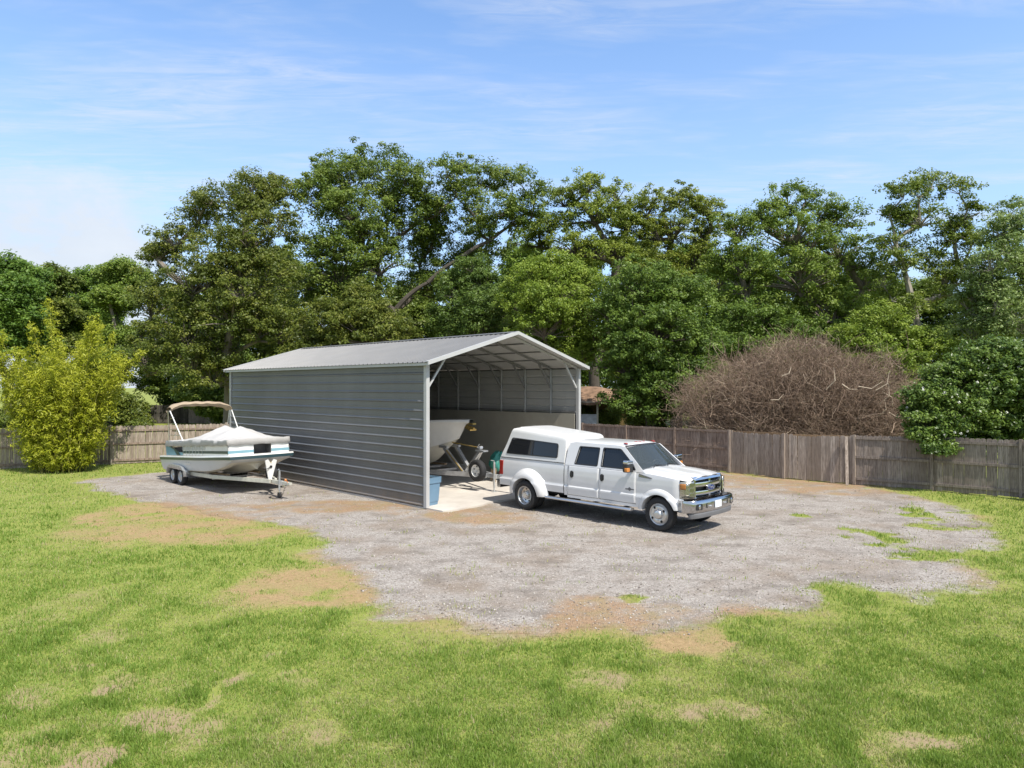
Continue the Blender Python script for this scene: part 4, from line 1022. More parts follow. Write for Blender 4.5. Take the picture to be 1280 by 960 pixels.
m = MB(); m.beam((4.3, 0, .45), (6.0, 0, .47), .09, .11); m.obox((6.05, 0, .48), (.22,.10,.08)); m.build('tongue', MT['alu_beam'], tr, smooth=0, bevel=.008)
# bow stop
m = MB(); m.prism([(-.05,.48),(.05,.48),(.20,1.12),(.10,1.16),(.0,1.02),(-.10,1.16),(-.20,1.12)], lambda y, z, d: (4.78+.10*(z-.48)+d, y, z), -.02, .02)
bs = m.build('winch_stand', MT['gel_white'], tr, smooth=0)
m = MB(); m.lathe([(0,.03),(.045,.03),(.045,-.0)], (4.83, 0, .92), 'x', 14); m.tube([(4.85, .0, .92), (4.9, -.16, .86)], .012, 6); m.build('winch', MT['chassis_dark'], bs)
m = MB(); m.tube([(4.86, 0, 1.06), (4.5, 0, .95)], .02, 6); m.build('winch_strap', MT['strap'], bs)
# spare wheel lying behind the stand
t = MB(); t.lathe([(.15,-.08),(.22,-.095),(.28,-.07),(.295,0),(.28,.07),(.22,.095),(.15,.08)], (4.05, .42, .60), 'y', 28); t.build('spare_wheel', MT['rubber'], tr, smooth=50)
# jack with caster, safety chain
m = MB(); m.tube([(5.62, -.10, .25), (5.62, -.10, .86)], .034, 10); m.tube([(5.62, -.10, .26), (5.62, -.10, .12)], .024, 8); m.tube([(5.62, -.10, .86), (5.62, -.10, .90), (5.70, -.17, .92)], .014, 6); m.obox((5.62, -.06, .47), (.12,.10,.16))
jk = m.build('tongue_jack', MT['galv'], tr)
m = MB(); m.lathe([(0,-.035),(.08,-.035),(.09,-.02),(.09,.02),(.08,.035),(0,.035)], (5.62, -.10, .092), 'y', 18); m.obox((5.62,-.10,.13), (.06,.11,.10)); m.build('caster', MT['rubber'], jk, smooth=40)
m = MB(); m.lathe([(0,.03),(.035,.025),(.045,0),(.035,-.025),(0,-.03)], (6.0, -.10, .60), 'y', 14); m.tube([(6.0,-.08,.60),(6.0,-.02,.52)], .012, 6); m.build('crank_knob', MT['orange'], jk)
m = MB()
ch = [(5.95, -.06, .44), (5.9, -.12, .2), (5.85, -.18, .03), (5.65, -.32, .018), (5.40, -.34, .018), (5.30, -.22, .018)]
for a, b in zip(ch, ch[1:]):
    for q in range(5):
        p = Vector(a).lerp(Vector(b), (q+.5)/5); m.obox(p, (.05,.022,.016))
m.build('safety_chain', MT['chassis_dark'], tr, smooth=0)
m = MB(); m.obox((1.0,-.62,.49), (.3,.14,.10)); m.build('bunk_pad', MT['plate_white'], tr, smooth=0)

# ------------------------------------------------------------------ centre-console hull stored inside the carport
IB, IBH = 3.62, math.atan2(-.698, .716)
p_in = cp(9.2, IB)
ib = empty('stored_boat', (p_in.x, p_in.y, .035), (0, 0, IBH))     # x forward from the transom, bow tip near x = 7.2
tag(ib, 'tall cream hulled motor boat parked bow out inside the carport', 'boat')
def ih(t):
    x = 7.15*t; f = max(0, (t-.35)/.65)
    Wg = 1.25*(1-f**2.6*.93); Wc = 1.02*(1-f**1.7)
    zg = lerp(1.95, 2.34, smooth(t)); zc = lerp(1.02, 1.66, f**2.1); zk = lerp(.58, .60, f) + (1.62 if f > 0 else 0)*f**5.2*1.0
    xs_ = x - .95*f**2.5*0
    rake = lambda z: -(1.25*f**3)*max(0, (zg-z)/1.6)**.8
    pts = [(x, Wg, zg), (x, Wg+.02, zg-.04), (x+.2*rake(zg-.1), Wg, zg-.10)]
    for q in (.15,.35,.55,.75,.9,1.0):
        z = lerp(zg-.10, zc, q); pts.append((x+rake(z), lerp(Wg, Wc, q**.7), z))
    for q in (.12,.35,.7,1.0):
        z = lerp(zc-.02*(q < 1), zk, q); pts.append((x+rake(z), Wc*(1-q)*(1-.0*q), z))
    return pts
isec = [ih(t) for t in np.linspace(0, 1, 34)]
def istrip(i0, i1):
    m = MB()
    for s in (-1, 1): m.grid([[(p[0], s*p[1], p[2]) for p in sec[i0:i1+1]] for sec in isec], flip=(s > 0))
    m.grid([[(p[0], p[1], p[2]) for p in isec[0][i0:i1+1]], [(p[0], -p[1], p[2]) for p in isec[0][i0:i1+1]]]); return m
istrip(2, 8).build('hull_side', MT['gel_white'], ib, smooth=50)
istrip(8, 12).build('hull_bottom', MT['gel_cream'], ib, smooth=50)
m = istrip(0, 2); m.grid([[(sec[0][0], lerp(-sec[0][1], sec[0][1], j/8), sec[0][2]-.0) for j in range(9)] for sec in isec]); m.build('gunwale', MT['gel_white'], ib, smooth=50)
m = MB(); m.obox((7.05, 0, 2.20), (.5,.16,.05)); m.tube([(6.9,0,2.12),(7.28,0,2.03)], .05, 8); m.obox((7.1, 0, 2.04), (.30,.30,.05), Matrix.Rotation(R(20), 3, 'Y')); m.build('bow_anchor', MT['brass'], ib, smooth=30)
m = MB(); m.obox((3.0, 0, 2.45), (.9,.8,.9)); m.build('centre_console', MT['gel_white'], ib, smooth=30, bevel=.08)
# its trailer, coupled to the truck
it = empty('tandem_trailer', (p_in.x, p_in.y, .035), (0, 0, IBH))
tag(it, 'galvanized trailer inside the carport with a spare wheel, coupled to the pickup', 'boat trailer')
for s in (-1, 1):
    m = MB(); m.beam((.2, s*1.0, .50), (5.6, s*1.0, .52), .09, .16); m.beam((5.55, s*1.0, .52), (8.0, s*.10, .50), .09, .15); m.build('side_beam', MT['galv'], it, smooth=0)
    m = MB(); m.grid([[(x, s*y, z) for y in (1.0, 1.28)] for x, z in ((1.2,.5),(1.3,.75),(1.6,.82),(3.2,.82),(3.5,.75),(3.6,.5))]); m.build('fender', MT['galv'], it, smooth=30, solid=.012)
    for x in (1.95, 2.85):
        t = MB(); t.lathe([(.19,-.08),(.25,-.105),(.31,-.10),(.35,-.06),(.355,0),(.35,.06),(.31,.10),(.25,.105),(.19,.08)], (x, s*1.14, .356), 'y', 28); w_ = t.build('wheel', MT['rubber'], it, smooth=50)
        r = MB(); r.lathe([(.20,s*.085),(.16,s*.06),(.07,s*.06),(0,s*.08)], (x, s*1.14, .356), 'y', 20); r.build('rim', MT['gel_white'], w_, smooth=35)
    m = MB(); m.beam((1.0, s*.5, .56), (5.2, s*.5, .62), .12, .06); m.build('bunk', MT['wood_block'], it, smooth=0)
m = MB()
for x in (.4, 2.4, 4.4, 5.5): m.beam((x, -1.0, .47), (x, 1.0, .47), .07, .07)
m.build('cross_beam', MT['galv_dull'], it, smooth=0)
XT = 9.2 + .35
m = MB(); m.beam((6.8, 0, .50), (XT, .0, .50), .10, .13); m.obox((XT+.12, 0, .51), (.34,.11,.10)); m.build('tongue', MT['galv'], it, smooth=0, bevel=.01)
m = MB(); m.beam((6.95, -.05, .55), (7.62, -.05, 1.27), .10, .10); m.beam((7.05, .08, .55), (7.62, .05, 1.27), .06, .06); m.obox((7.66, 0, 1.30), (.42,.22,.05)); m.beam((6.9, -.2, .52), (6.05, -.28, 1.32), .12, .10); m.beam((6.9, .2, .52), (6.05, .28, 1.32), .12, .10)
m.obox((6.0, -.28, 1.36), (.42,.10,.08)); m.obox((6.0, .28, 1.36), (.42,.10,.08))
ws = m.build('winch_post', MT['galv'], it, smooth=0)
m = MB(); m.lathe([(0,-.07),(.06,-.07),(.06,.07),(0,.07)], (7.6, 0, 1.40), 'y', 14); m.tube([(7.6,-.08,1.40),(7.62,-.16,1.42),(7.72,-.16,1.54)], .014, 6); m.build('winch', MT['galv'], ws)
MB().tube([(7.58, 0, 1.40), (6.15, 0, 1.50)], .022, 6).build('winch_strap', MT['brass'], ws)
MB().beam((7.0, -.28, .58), (6.2, -.32, 1.25), .05, .02).build('tie_strap', MT['brass'], ws)
t = MB(); c = (7.86, -.38, .68)
t.lathe([(.20,-.09),(.25,-.115),(.31,-.115),(.355,-.08),(.37,-.03),(.37,.03),(.355,.08),(.31,.115),(.25,.115),(.20,.09)], c, 'y', 36); sw = t.build('spare_wheel', MT['rubber'], it, smooth=50)
r = MB(); r.lathe([(.215,-.08),(.20,-.095),(.185,-.07),(.17,-.02),(.10,-.03),(.085,-.02),(.06,-.025),(.055,.02),(0,.02)], c, 'y', 30); r.build('rim', MT['gel_white'], sw, smooth=35)
r = MB()
for k in range(5):
    a = 2*math.pi*k/5+.3; r.lathe([(0,-.006),(.028,-.006),(.03,0)], (c[0]+.135*math.cos(a), c[1]-.024, c[2]+.135*math.sin(a)), 'y', 12)
r.build('rim_hole', MT['chassis_dark'], sw, smooth=0)
MB().beam((7.78, -.30, .70), (7.6, -.05, .62), .05, .05).build('spare_bracket', MT['galv'], it, smooth=0)
xj = 8.42
m = MB(); m.tube([(xj, -.14, .20), (xj, -.14, .98)], .036, 10); m.tube([(xj, -.14, .21), (xj, -.14, .02)], .026, 8); m.lathe([(0,.0),(.09,.0),(.09,.012),(0,.014)], (xj, -.14, .0), 'z', 16); m.obox((xj, -.07, .50), (.10,.14,.14)); m.tube([(xj,-.14,.98),(xj,-.14,1.02),(xj-.1,-.2,1.04)], .012, 6)
m.build('tongue_jack', MT['galv_dull'], it)

# ------------------------------------------------------------------ rubbish bin inside the front post
bp_ = cp(.40, .40, .035)
bn = empty('wheeled_bin', bp_, (0, 0, IBH + R(8)))
tag(bn, 'blue grey plastic rubbish bin just inside the front post of the carport', 'bin')
def ring(a, b, z, r=.05, n=5): return [(x, y, z) for x, y in rrect([(-a,-b),(a,-b),(a,b),(-a,b)], r, n)]
m = MB(); R_ = [ring(.20,.20,0), ring(.205,.205,.05), ring(.25,.25,.62), ring(.255,.255,.64), ring(.275,.275,.65), ring(.28,.28,.80), ring(.285,.285,.82), ring(.265,.265,.82), ring(.22,.22,.1)]
m.grid(R_, closed=True); m.add(R_[0], [tuple(range(len(R_[0])))]); m.build('bin_body', MT['bin_blue'], bn, smooth=40)
m = MB(); m.add(ring(.27,.27,.76), [tuple(range(len(R_[0])))]); m.build('bin_liner', MT['black_plastic'], bn, smooth=0)
for s in (-1, 1):
    m = MB(); m.tube([(-.09, s*.27, .70), (-.07, s*.31, .70), (.07, s*.31, .70), (.09, s*.27, .70)], .014, 6); m.build('handle', MT['bin_blue'], bn)
# green tarp bundle on a low stand behind the tail of the pickup
gp = cp(2.55, 5.40, .035)
gt_ = empty('tarp_bundle', gp, (0, 0, .4)); tag(gt_, 'green tarp bundled over a low stand behind the tail of the pickup', 'tarp')
m = MB(); P = []
for i in range(15):
    t = i/14; row = []
    for j in range(24):
        a = 2*math.pi*j/24; r = .30*math.sin(math.pi*(.06+.88*t))**.7*(1+.18*math.sin(3*a+t*5)+.10*math.sin(7*a-t*9))
        row.append((.9*r*math.cos(a) + .10*t - .05, 1.15*r*math.sin(a) + .14*math.sin(t*3), .38 + .72*t + .04*math.sin(5*a)*t))
    P.append(row)
m.grid(P, closed=True); m.build('tarp', MT['tarp_green'], gt_, smooth=40)
m = MB()
for x, y in ((-.2,-.2),(.2,-.2),(.2,.2),(-.2,.2)): m.beam((x, y, 0), (x*.8, y*.8, .5), .05, .05)
m.beam((-.2,-.2,.42),(.2,.2,.42),.05,.05); m.build('stand', MT['wood_block'], gt_, smooth=0)
# ------------------------------------------------------------------ fences
def fence_mat(name, cols, rust=.0):
    m, nt, b = nodes(name)
    a = N(nt, 'ShaderNodeAttribute', attribute_name='tone')
    c = ramp(nt, a.outputs['Fac'], *[(i/(len(cols)-1), q) for i, q in enumerate(cols)])
    g = noise(nt, 3.0, 8, .7, stretch=(12, 12, .9)); g2 = noise(nt, 1.3, 5, .6, stretch=(1,1,1.6))
    c = mixc(nt, ramp(nt, g, (.38, 0.), (.66, 1.)), c, [q*.6 for q in cols[0]])
    c = mixc(nt, math_(nt, 'MULTIPLY', ramp(nt, g2, (.5, 0.), (.75, 1.)), .28), c, (.38,.34,.30))
    nt.links.new(c, b.inputs['Base Color']); b.inputs['Roughness'].default_value = .9; b.inputs['Specular IOR Level'].default_value = .2
    bp = N(nt, 'ShaderNodeBump'); bp.inputs['Strength'].default_value = .5; bp.inputs['Distance'].default_value = .01
    nt.links.new(g, bp.inputs['Height']); nt.links.new(bp.outputs[0], b.inputs['Normal']); return m
MT['fence_brown'] = fence_mat('fence_brown', [(.18,.132,.104),(.32,.242,.196),(.43,.34,.28)])
MT['fence_grey'] = fence_mat('fence_grey', [(.20,.16,.136),(.33,.275,.238),(.45,.385,.338)])
MT['fence_pale'] = fence_mat('fence_pale', [(.27,.215,.175),(.41,.34,.285),(.52,.44,.375)])
MT['fence_dark'] = fence_mat('fence_dark', [(.05,.045,.04),(.09,.08,.07),(.13,.115,.10)])
MT['fence_top'] = fence_mat('fence_top', [(.30,.19,.10),(.36,.24,.14),(.42,.30,.19)])
def boards(name, A, B, h0, h1, w, mat, parent, seed, facing=-1, curve=0., jag=.03, gap=.006, thick=.018, base=.0, tilt=.006):
    """one bay of upright boards between ground points A and B"""
    r = random.Random(seed); A, B = Vector((*A, 0)), Vector((*B, 0)); d = (B-A); L = d.length; d /= L; nrm = Vector((d.y, -d.x, 0))
    n = max(1, int(L/w)); m = MB(); tones = []
    for k in range(n):
        c = (k+.5)/n; ww = (L/n - gap*.4 - r.random()*.005)/2
        h = lerp(h0, h1, c) + curve*(1-(2*c-1)**2) + r.uniform(-jag, jag*.5); p = A + d*(c*L) + nrm*r.uniform(-.006, .006)
        tl = r.uniform(-tilt, tilt)
        a, b, e = d*ww, nrm*thick/2, Vector((0,0,1)); z0 = base + r.uniform(0, .04)
        t0 = p + e*z0; t1 = p + e*h + d*tl*h
        ear = min(.035, ww*.6)
        pts = []
        for s in (-1, 1):
            pts += [t0 - a + b*s, t0 + a + b*s, t1 + a + b*s - e*ear, t1 + a - d*ear + b*s, t1 - a + d*ear + b*s, t1 - a + b*s - e*ear]
        m.add(pts, [(0,1,2,3,4,5), (11,10,9,8,7,6)] + [(i, 6+i, 6+(i+1) % 6, (i+1) % 6) for i in range(6)])
        tones += [min(1, max(0, r.gauss(.5, .25)))]*12
    o = m.build(name, mat, parent, smooth=0, recalc=False)
    at_ = o.data.attributes.new('tone', 'FLOAT', 'POINT'); at_.data.foreach_set('value', tones)
    return o
def setup_tone(o, v=.5):
    at_ = o.data.attributes.new('tone', 'FLOAT', 'POINT'); at_.data.foreach_set('value', [v]*len(o.data.vertices)); return o
def rail(A, B, z0, z1, mat, parent, off, nrm, v=.5):
    p, q = Vector((*A, z0)) + nrm*off, Vector((*B, z1)) + nrm*off
    return setup_tone(MB().beam(p, q, .04, .085).build('rail', mat, parent, smooth=0), v)
# right fence: bays between posts
RF = [(1420, 644), (1276, 623), (1165, 613), (1068, 605.5), (980, 598), (912, 590.5)]
RFp = [at(*p) for p in RF]
dR = Vector((-.716, .698)); last = Vector(RFp[-1])
rest = [tuple(last + dR*L) for L in (2.55, 5.1, 7.65, 10.2, 12.7, 15.2)]
pts = [tuple(p) for p in RFp] + rest
fr_ = empty('board_fence', (*RFp[3], 0)); tag(fr_, 'weathered board fence running from the right edge to behind the pickup', 'fence')
def loc_(p): return (p[0]-RFp[3][0], p[1]-RFp[3][1])
mats = ['fence_grey','fence_grey','fence_grey','fence_pale','fence_pale','fence_brown','fence_brown','fence_brown','fence_brown','fence_brown','fence_brown']
hs = [1.88,1.87,1.86,1.80,1.74,1.76,1.76,1.77,1.78,1.78,1.78,1.78]
nR = Vector((-.70, -.714, 0))        # towards the yard
for k in range(len(pts)-1):
    A, B = loc_(pts[k]), loc_(pts[k+1]); pale = k in (3, 4)
    boards('fence_panel', A, B, hs[k]-.03, hs[k+1]-.03, .145 if not pale else .16, MT[mats[k]], fr_, 40+k, curve=(-.05 if pale else 0), jag=(.035 if pale else .018), tilt=(.012 if pale else .004))
    rails_ = ((.22, 1.0, 1.68) if not pale else ())
    for z in rails_: rail(A, B, z, z, MT[mats[k]], fr_, .035, nR, .35)
    if pale: rail(A, B, 1.70, 1.66, MT['fence_top'], fr_, -.05, nR, .5); rail(A, B, .5, .5, MT['fence_pale'], fr_, -.05, nR)
for k, p in enumerate(pts):
    x, y = loc_(p); m = MB().obox((x + nR.x*.045, y + nR.y*.045, hs[min(k, 11)]/2), (.085,.085,hs[min(k, 11)]-.02), Matrix.Rotation(R(-45), 3, 'Z'))
    setup_tone(m.build('post', MT['fence_pale' if k in (3,4,5) else ('fence_grey' if k < 3 else 'fence_brown')], fr_, smooth=0), .4)
# leaning loose board by the third post
lb = empty('leaning_board', (*at(1058, 606), 0)); tag(lb, 'loose plank leaning against the pale fence bay', 'plank')
setup_tone(MB().beam((0,-.05,0), (.10,.22,1.72), .10, .03).build('plank', MT['fence_pale'], lb, smooth=0), .7)
# left fence
LA = (-24.6, 28.2); LD = Vector((.887, .462)); 
fl = empty('picket_fence', (-16.4, 32.4, 0)); tag(fl, 'grey picket fence with rails behind the deck boat and the bamboo clump', 'fence')
def l2(p): return (p[0]+16.4, p[1]-32.4)
nL = Vector((.462, -.887, 0)); lp = [tuple(Vector(LA) + LD*(2.42*k)) for k in range(-3, 11)]
end_ = rest[-1]
for k in range(len(lp)-1):
    A, B = l2(lp[k]), l2(lp[k+1])
    boards('fence_panel', A, B, 1.74, 1.74, .15, MT['fence_pale'], fl, 80+k, jag=.02, gap=.012)
    for z in (.18, .92, 1.52): rail(A, B, z, z, MT['fence_brown'], fl, .035, nL, .6)
for k, p in enumerate(lp):
    x, y = l2(p); setup_tone(MB().obox((x + nL.x*.06, y + nL.y*.06, .89), (.10,.10,1.80), Matrix.Rotation(R(27), 3, 'Z')).build('post', MT['fence_pale'], fl, smooth=0), .6)
# the neighbour's fence far behind on the left
ff = empty('far_fence', (-32, 67, 0)); tag(ff, 'dark weathered fence in the distance under the trees behind the bamboo and boat', 'fence')
for k in range(7):
    A = (-12+k*4.2, -.5+k*.3); B = (-12+(k+1)*4.2, -.5+(k+1)*.3)
    boards('fence_panel', A, B, 1.8, 1.8, .2, MT['fence_dark'] if k != 3 else MT['fence_grey'], ff, 120+k, jag=.03)
    setup_tone(MB().box(A[0]-.07, A[0]+.07, A[1]-.12, A[1]-.02, 0, 1.85).build('post', MT['fence_dark'], ff, smooth=0))
# neighbour's open shed seen past the carport's right post
sh = empty('open_shed', (5.2, 42, 0)); tag(sh, 'open sided shed with a brown roof and cream beam behind the board fence', 'shed')
MT['shed_roof'] = M('shed_roof', (.20,.125,.08), .95, var=.5, scale=3, bump=.8, bscale=8); MT['cream_paint'] = M('cream_paint', (.6,.55,.42), .6, var=.1)
MT['olive_wall'] = M('olive_wall', (.13,.09,.03), .85, var=.3, scale=3); MT['pale_panel'] = M('pale_panel', (.6,.62,.64), .6, var=.25, scale=4)
m = MB(); m.grid([[(x, y, 2.66 + .80*smooth((y+.3)/2.2) + .10*math.sin(x*2.2+y)) for y in np.linspace(-.4, 2.4, 10)] for x in np.linspace(-2.6, 2.4, 16)]); m.build('roof', MT['shed_roof'], sh, smooth=0, solid=.15)
MB().box(-2.5, 2.3, -.12, 0, 2.50, 2.63).build('beam', MT['cream_paint'], sh, smooth=0)
for x in (-2.4, -.05, 2.2): MB().box(x-.05, x+.05, -.10, -.0, 0, 2.5).build('post', MT['cream_paint'], sh, smooth=0)
MB().box(-2.5, 2.3, 2.2, 2.3, 0, 2.7).build('back_wall', MT['olive_wall'], sh, smooth=0)
MB().box(-1.9, -.05, .3, .36, .4, 1.86).build('pale_board', MT['pale_panel'], sh, smooth=0)
# ------------------------------------------------------------------ trees and shrubs
LM = {
 'oak':   leafmat('oak_leaf',   (.044,.074,.012), (.130,.185,.028), (.230,.265,.046), .36),
 'olive': leafmat('olive_leaf', (.082,.120,.014), (.205,.270,.032), (.310,.355,.056), .38),
 'lime':  leafmat('lime_leaf',  (.095,.160,.016), (.215,.310,.036), (.320,.400,.060), .42),
 'deep':  leafmat('deep_leaf',  (.044,.082,.012), (.115,.185,.027), (.200,.275,.046), .36),
 'teal':  leafmat('cool_leaf',  (.046,.096,.018), (.112,.205,.038), (.185,.285,.060), .36),
 'mid':   leafmat('mid_leaf',   (.062,.106,.015), (.155,.232,.032), (.250,.320,.052), .38),
 'silver':leafmat('silver_leaf',(.076,.110,.028), (.180,.235,.066), (.32,.37,.14), .34, .42),
 'bamboo':leafmat('bamboo_leaf',(.26,.33,.018), (.47,.54,.038), (.60,.64,.09), .47),
 'shrub': leafmat('shrub_leaf', (.040,.074,.014), (.098,.160,.028), (.19,.26,.050), .30, .38),
}
MT['bark'] = M('bark', (.16,.135,.11), .9, var=.35, scale=2.5, bump=.6, bscale=12, stretch=(1,1,.3))
MT['bark_pale'] = M('bark_pale', (.30,.27,.23), .9, var=.35, scale=2.5, bump=.6, bscale=12, stretch=(1,1,.3))
MT['bark_dark'] = M('bark_dark', (.075,.062,.05), .9, var=.35, scale=2.5, bump=.5, bscale=12)
def unit(v): return v / np.maximum(np.linalg.norm(v, axis=-1, keepdims=True), 1e-6)
def leaves(cent, rad, per, size, r, flat=.65, up=.35, aspect=.5, tone_c=None, droop=0.):
    """leaf faces around cluster centres (numpy); each a folded lozenge"""
    k = len(cent); n = k*per
    d = unit(r.normal(size=(n, 3))); q = r.random(n)**.45
    c = np.repeat(cent, per, 0); rr = np.repeat(rad, per)
    off = d * (q*rr)[:, None]; off[:, 2] *= flat
    p = c + off
    if droop: p[:, 2] -= droop*np.hypot(off[:, 0], off[:, 1])
    nr = unit(d*.45 + np.array([.06, -.22, up + .22]) + r.normal(size=(n, 3))*.42)
    t = unit(np.cross(nr, r.normal(size=(n, 3)))); b = np.cross(nr, t)
    s = size*(.65+.7*r.random(n))[:, None]
    v = np.stack([p - t*s*.5, p + b*s*aspect*.5 + nr*s*.06, p + t*s*.5, p - b*s*aspect*.5 + nr*s*.06], 1).reshape(-1, 3)
    f = np.arange(n*4, dtype=np.int32).reshape(n, 4)
    tc_ = (r.random(k) if tone_c is None else tone_c)
    tone = np.clip(np.repeat(tc_, per)*.72 + r.normal(.14, .15, n), 0, 1)
    return v, f, np.repeat(tone, 4)
def bez(a, b, sag, r, n=7, wob=.06):
    a, b = np.array(a, float), np.array(b, float); L = np.linalg.norm(b-a); pts = []
    m_ = (a+b)/2 + np.array([0, 0, sag*L]) + r.normal(size=3)*wob*L
    for i in range(n):
        t = i/(n-1); pts.append(tuple(a*(1-t)**2 + m_*2*t*(1-t) + b*t*t))
    return pts
def make_tree(name, label, base, H, W, leaf, seed, lobes=None, nl=9, low=.28, per=44, ncl=34, lsize=.22, bark='bark', trunk_r=.28, cl_r=.62, gap=.0, cat='tree', group=None, fork=.30, shape=1.0, depth=.8, limbs=True, fill=.85):
    """trunk + limbs to every lobe + twigs, leaf clusters over the lobes"""
    r = np.random.default_rng(seed)
    root = empty(name, (*base, 0)); tag(root, label, cat, group)
    if lobes is None:
        lobes = []
        for i in range(nl):
            a = i*2.4 + r.random()*.7; q = ((i+.5)/nl)
            z = H*(low + (1-low)*(.12 + .80*q)); rr_ = W*math.sqrt(max(.05, 1-(2*q-.85)**2*.72*shape))*.62
            R0 = W*(.40+.16*r.random())*(1-.30*q)
            lobes.append((rr_*math.cos(a)*(.5+.5*r.random()), rr_*math.sin(a)*depth*(.5+.5*r.random()), z - R0*.25, R0, R0*(.62+.22*r.random())))
        lobes.append((r.normal()*.1*W, 0, H - W*.30, W*.38, W*.30))
    cents, rads, tones = [], [], []
    if fill:    # rounder boughs, and smaller ones bridging neighbours
        lobes = [(x, y, z, a*1.06, max(b*1.05, a*.80) if a > .34 else b) for x, y, z, a, b in lobes]
        big_ = [l for l in lobes if l[3] > .5]; extra = []
        for i_, l in enumerate(big_):
            nb = sorted((q for q in big_ if q is not l), key=lambda q: (Vector(q[:3])-Vector(l[:3])).length)[:2]
            for q in nb:
                if r.random() < fill:
                    t_ = .35+.3*r.random(); a_ = min(l[3], q[3])*(.62+.2*r.random())
                    extra.append((lerp(l[0],q[0],t_)+r.normal()*.3, lerp(l[1],q[1],t_)+r.uniform(-.9,.6), lerp(l[2],q[2],t_)+r.normal()*.3-.2, a_, a_*.85))
        lobes = list(lobes) + extra
    tk = MB(); hz_ = fork*H; lean = r.normal(size=2)*.05*H*.3
    tops = [(0,0,-.1), (lean[0]*.3, lean[1]*.3, hz_*.5), (lean[0], lean[1], hz_)]
    tk.tube(tops, [trunk_r*1.25, trunk_r*.95, trunk_r*.82], 9)
    # limbs: every lobe hangs on the nearest lobe below it, so the boughs fork as they climb
    nodes_ = [(np.array([lean[0], lean[1], hz_*.92]), -1, 0.)]
    order = sorted(range(len(lobes)), key=lambda i: np.linalg.norm(np.array(lobes[i][:3]) - nodes_[0][0]))
    for i in order:
        p = np.array(lobes[i][:3]) - np.array([0, 0, lobes[i][4]*.35])
        best = min(range(len(nodes_)), key=lambda j: np.linalg.norm(p - nodes_[j][0]) + .45*nodes_[j][2] + 1.5*max(0, nodes_[j][0][2] - p[2]))
        nodes_.append((p, best, nodes_[best][2] + np.linalg.norm(p - nodes_[best][0])))
    wt = [1.0]*len(nodes_)
    for j in range(len(nodes_)-1, 0, -1): wt[nodes_[j][1]] += wt[j]
    rad_ = [trunk_r*.9*(w_/wt[0])**.5 for w_ in wt]
    for j, i in enumerate(order, 1):
        lx, ly, lz, lr, lh = lobes[i]; p, par, _ = nodes_[j]
        r0, r1 = min(rad_[par], rad_[j]*1.35), max(rad_[j]*.75, .03)
        pts = bez(nodes_[par][0], p, .05 if par else .10, r, 9, .055)
        tk.tube(pts, [lerp(r0, r1, q/8) for q in range(9)], 7)
        if lr < .22: continue
        k = max(5, int(ncl*1.9*(lr*lr)/max(.1, (W*.45)**2)))
        d = unit(r.normal(size=(k, 3))); d[:, 2] = np.where(d[:, 2] < -.5, -d[:, 2]*.6, d[:, 2]); q = .30 + .74*r.random(k)**.6
        c = np.array([lx, ly, lz]) + d*q[:, None]*np.array([lr, lr*.95, lh])
        lt = r.random()*.35 + .1
        cents.append(c); rads.append(cl_r*.82*(.5+.8*r.random(k))); tones.append(np.clip(lt - .1 + r.random(k)*.85, 0, 1))
        if par >= 0 and j > 1 and lr > .6:   # loose sprays along the bough
            kk = r.integers(2, 5); tt = r.random(kk)*.6 + .4; cc = nodes_[par][0]*(1-tt)[:, None] + p*tt[:, None] + r.normal(size=(kk, 3))*.35
            cents.append(cc); rads.append(cl_r*(.5+.5*r.random(kk))); tones.append(np.clip(lt + r.random(kk)*.6, 0, 1))
        if limbs:
            for jj in range(0, k, 2):
                tk.tube(bez(p, c[jj], .08, r, 4, .12), [r1*.5, r1*.35, r1*.22, .010], 4, False)
    cents, rads, tones = np.concatenate(cents), np.concatenate(rads), np.concatenate(tones)
    v, f, t = leaves(cents, rads, int(per*1.15), lsize*.70, r, flat=.62, tone_c=tones)
    np_mesh('crown', v, f, LM[leaf], root, {'tone': ('FLOAT', t)})
    tk.build('trunk', MT[bark], root, smooth=50, recalc=False)
    return root
def place(px, Y): x, y = atz(px, Y); return (x, y)
def Lb(Y0, base, items):
    """lobes from photo pixels: (px, py, radius px, height px, depth offset m)"""
    out = []
    for px, py, rx, ry, dz in items:
        Y = Y0 + dz; out.append(((px-640)/F_PX*Y - base[0], dz, top_h(py, Y), rx/F_PX*Y, ry/F_PX*Y))
    return out
G = 'trees standing beyond the fences'
# ---- the big oaks
Y = 45; b_ = place(488, Y)
lob = Lb(Y, b_, [(430,222,44,26,0),(400,208,18,12,1),(470,203,40,20,2),(505,215,26,18,0),(395,250,40,32,-1),(440,262,46,30,-2),(485,250,40,26,1),(520,240,26,18,0),(560,212,34,16,0),(600,222,34,18,2),(640,226,28,18,1),(668,246,24,22,0),(625,262,32,20,-1),(580,248,30,18,1),(545,262,26,16,0),(655,275,30,20,1),
                 (500,285,34,22,0),(455,300,44,30,-1),(400,310,46,34,-2),(545,288,26,14,2),(600,285,24,12,1),(530,312,38,28,3),(570,335,36,26,3),(612,325,34,26,3),(550,365,34,24,2),(515,350,30,26,3),(590,300,28,18,4),(540,275,30,20,2),(425,345,52,36,-2),(475,335,34,26,-1),(385,370,40,30,-1),(450,380,34,24,-1),(535,352,4,4,0),(575,322,4,4,0),(612,300,4,4,0),(492,390,4,4,0)])
make_tree('live_oak', 'tallest oak with one long limb reaching right above the carport roof and sky showing through', b_, 19, 7, 'oak', 11, lob, per=58, ncl=46, lsize=.24, trunk_r=.36, cl_r=.60, fork=.36, group=G, bark='bark_dark')
Y = 43; b_ = place(290, Y)
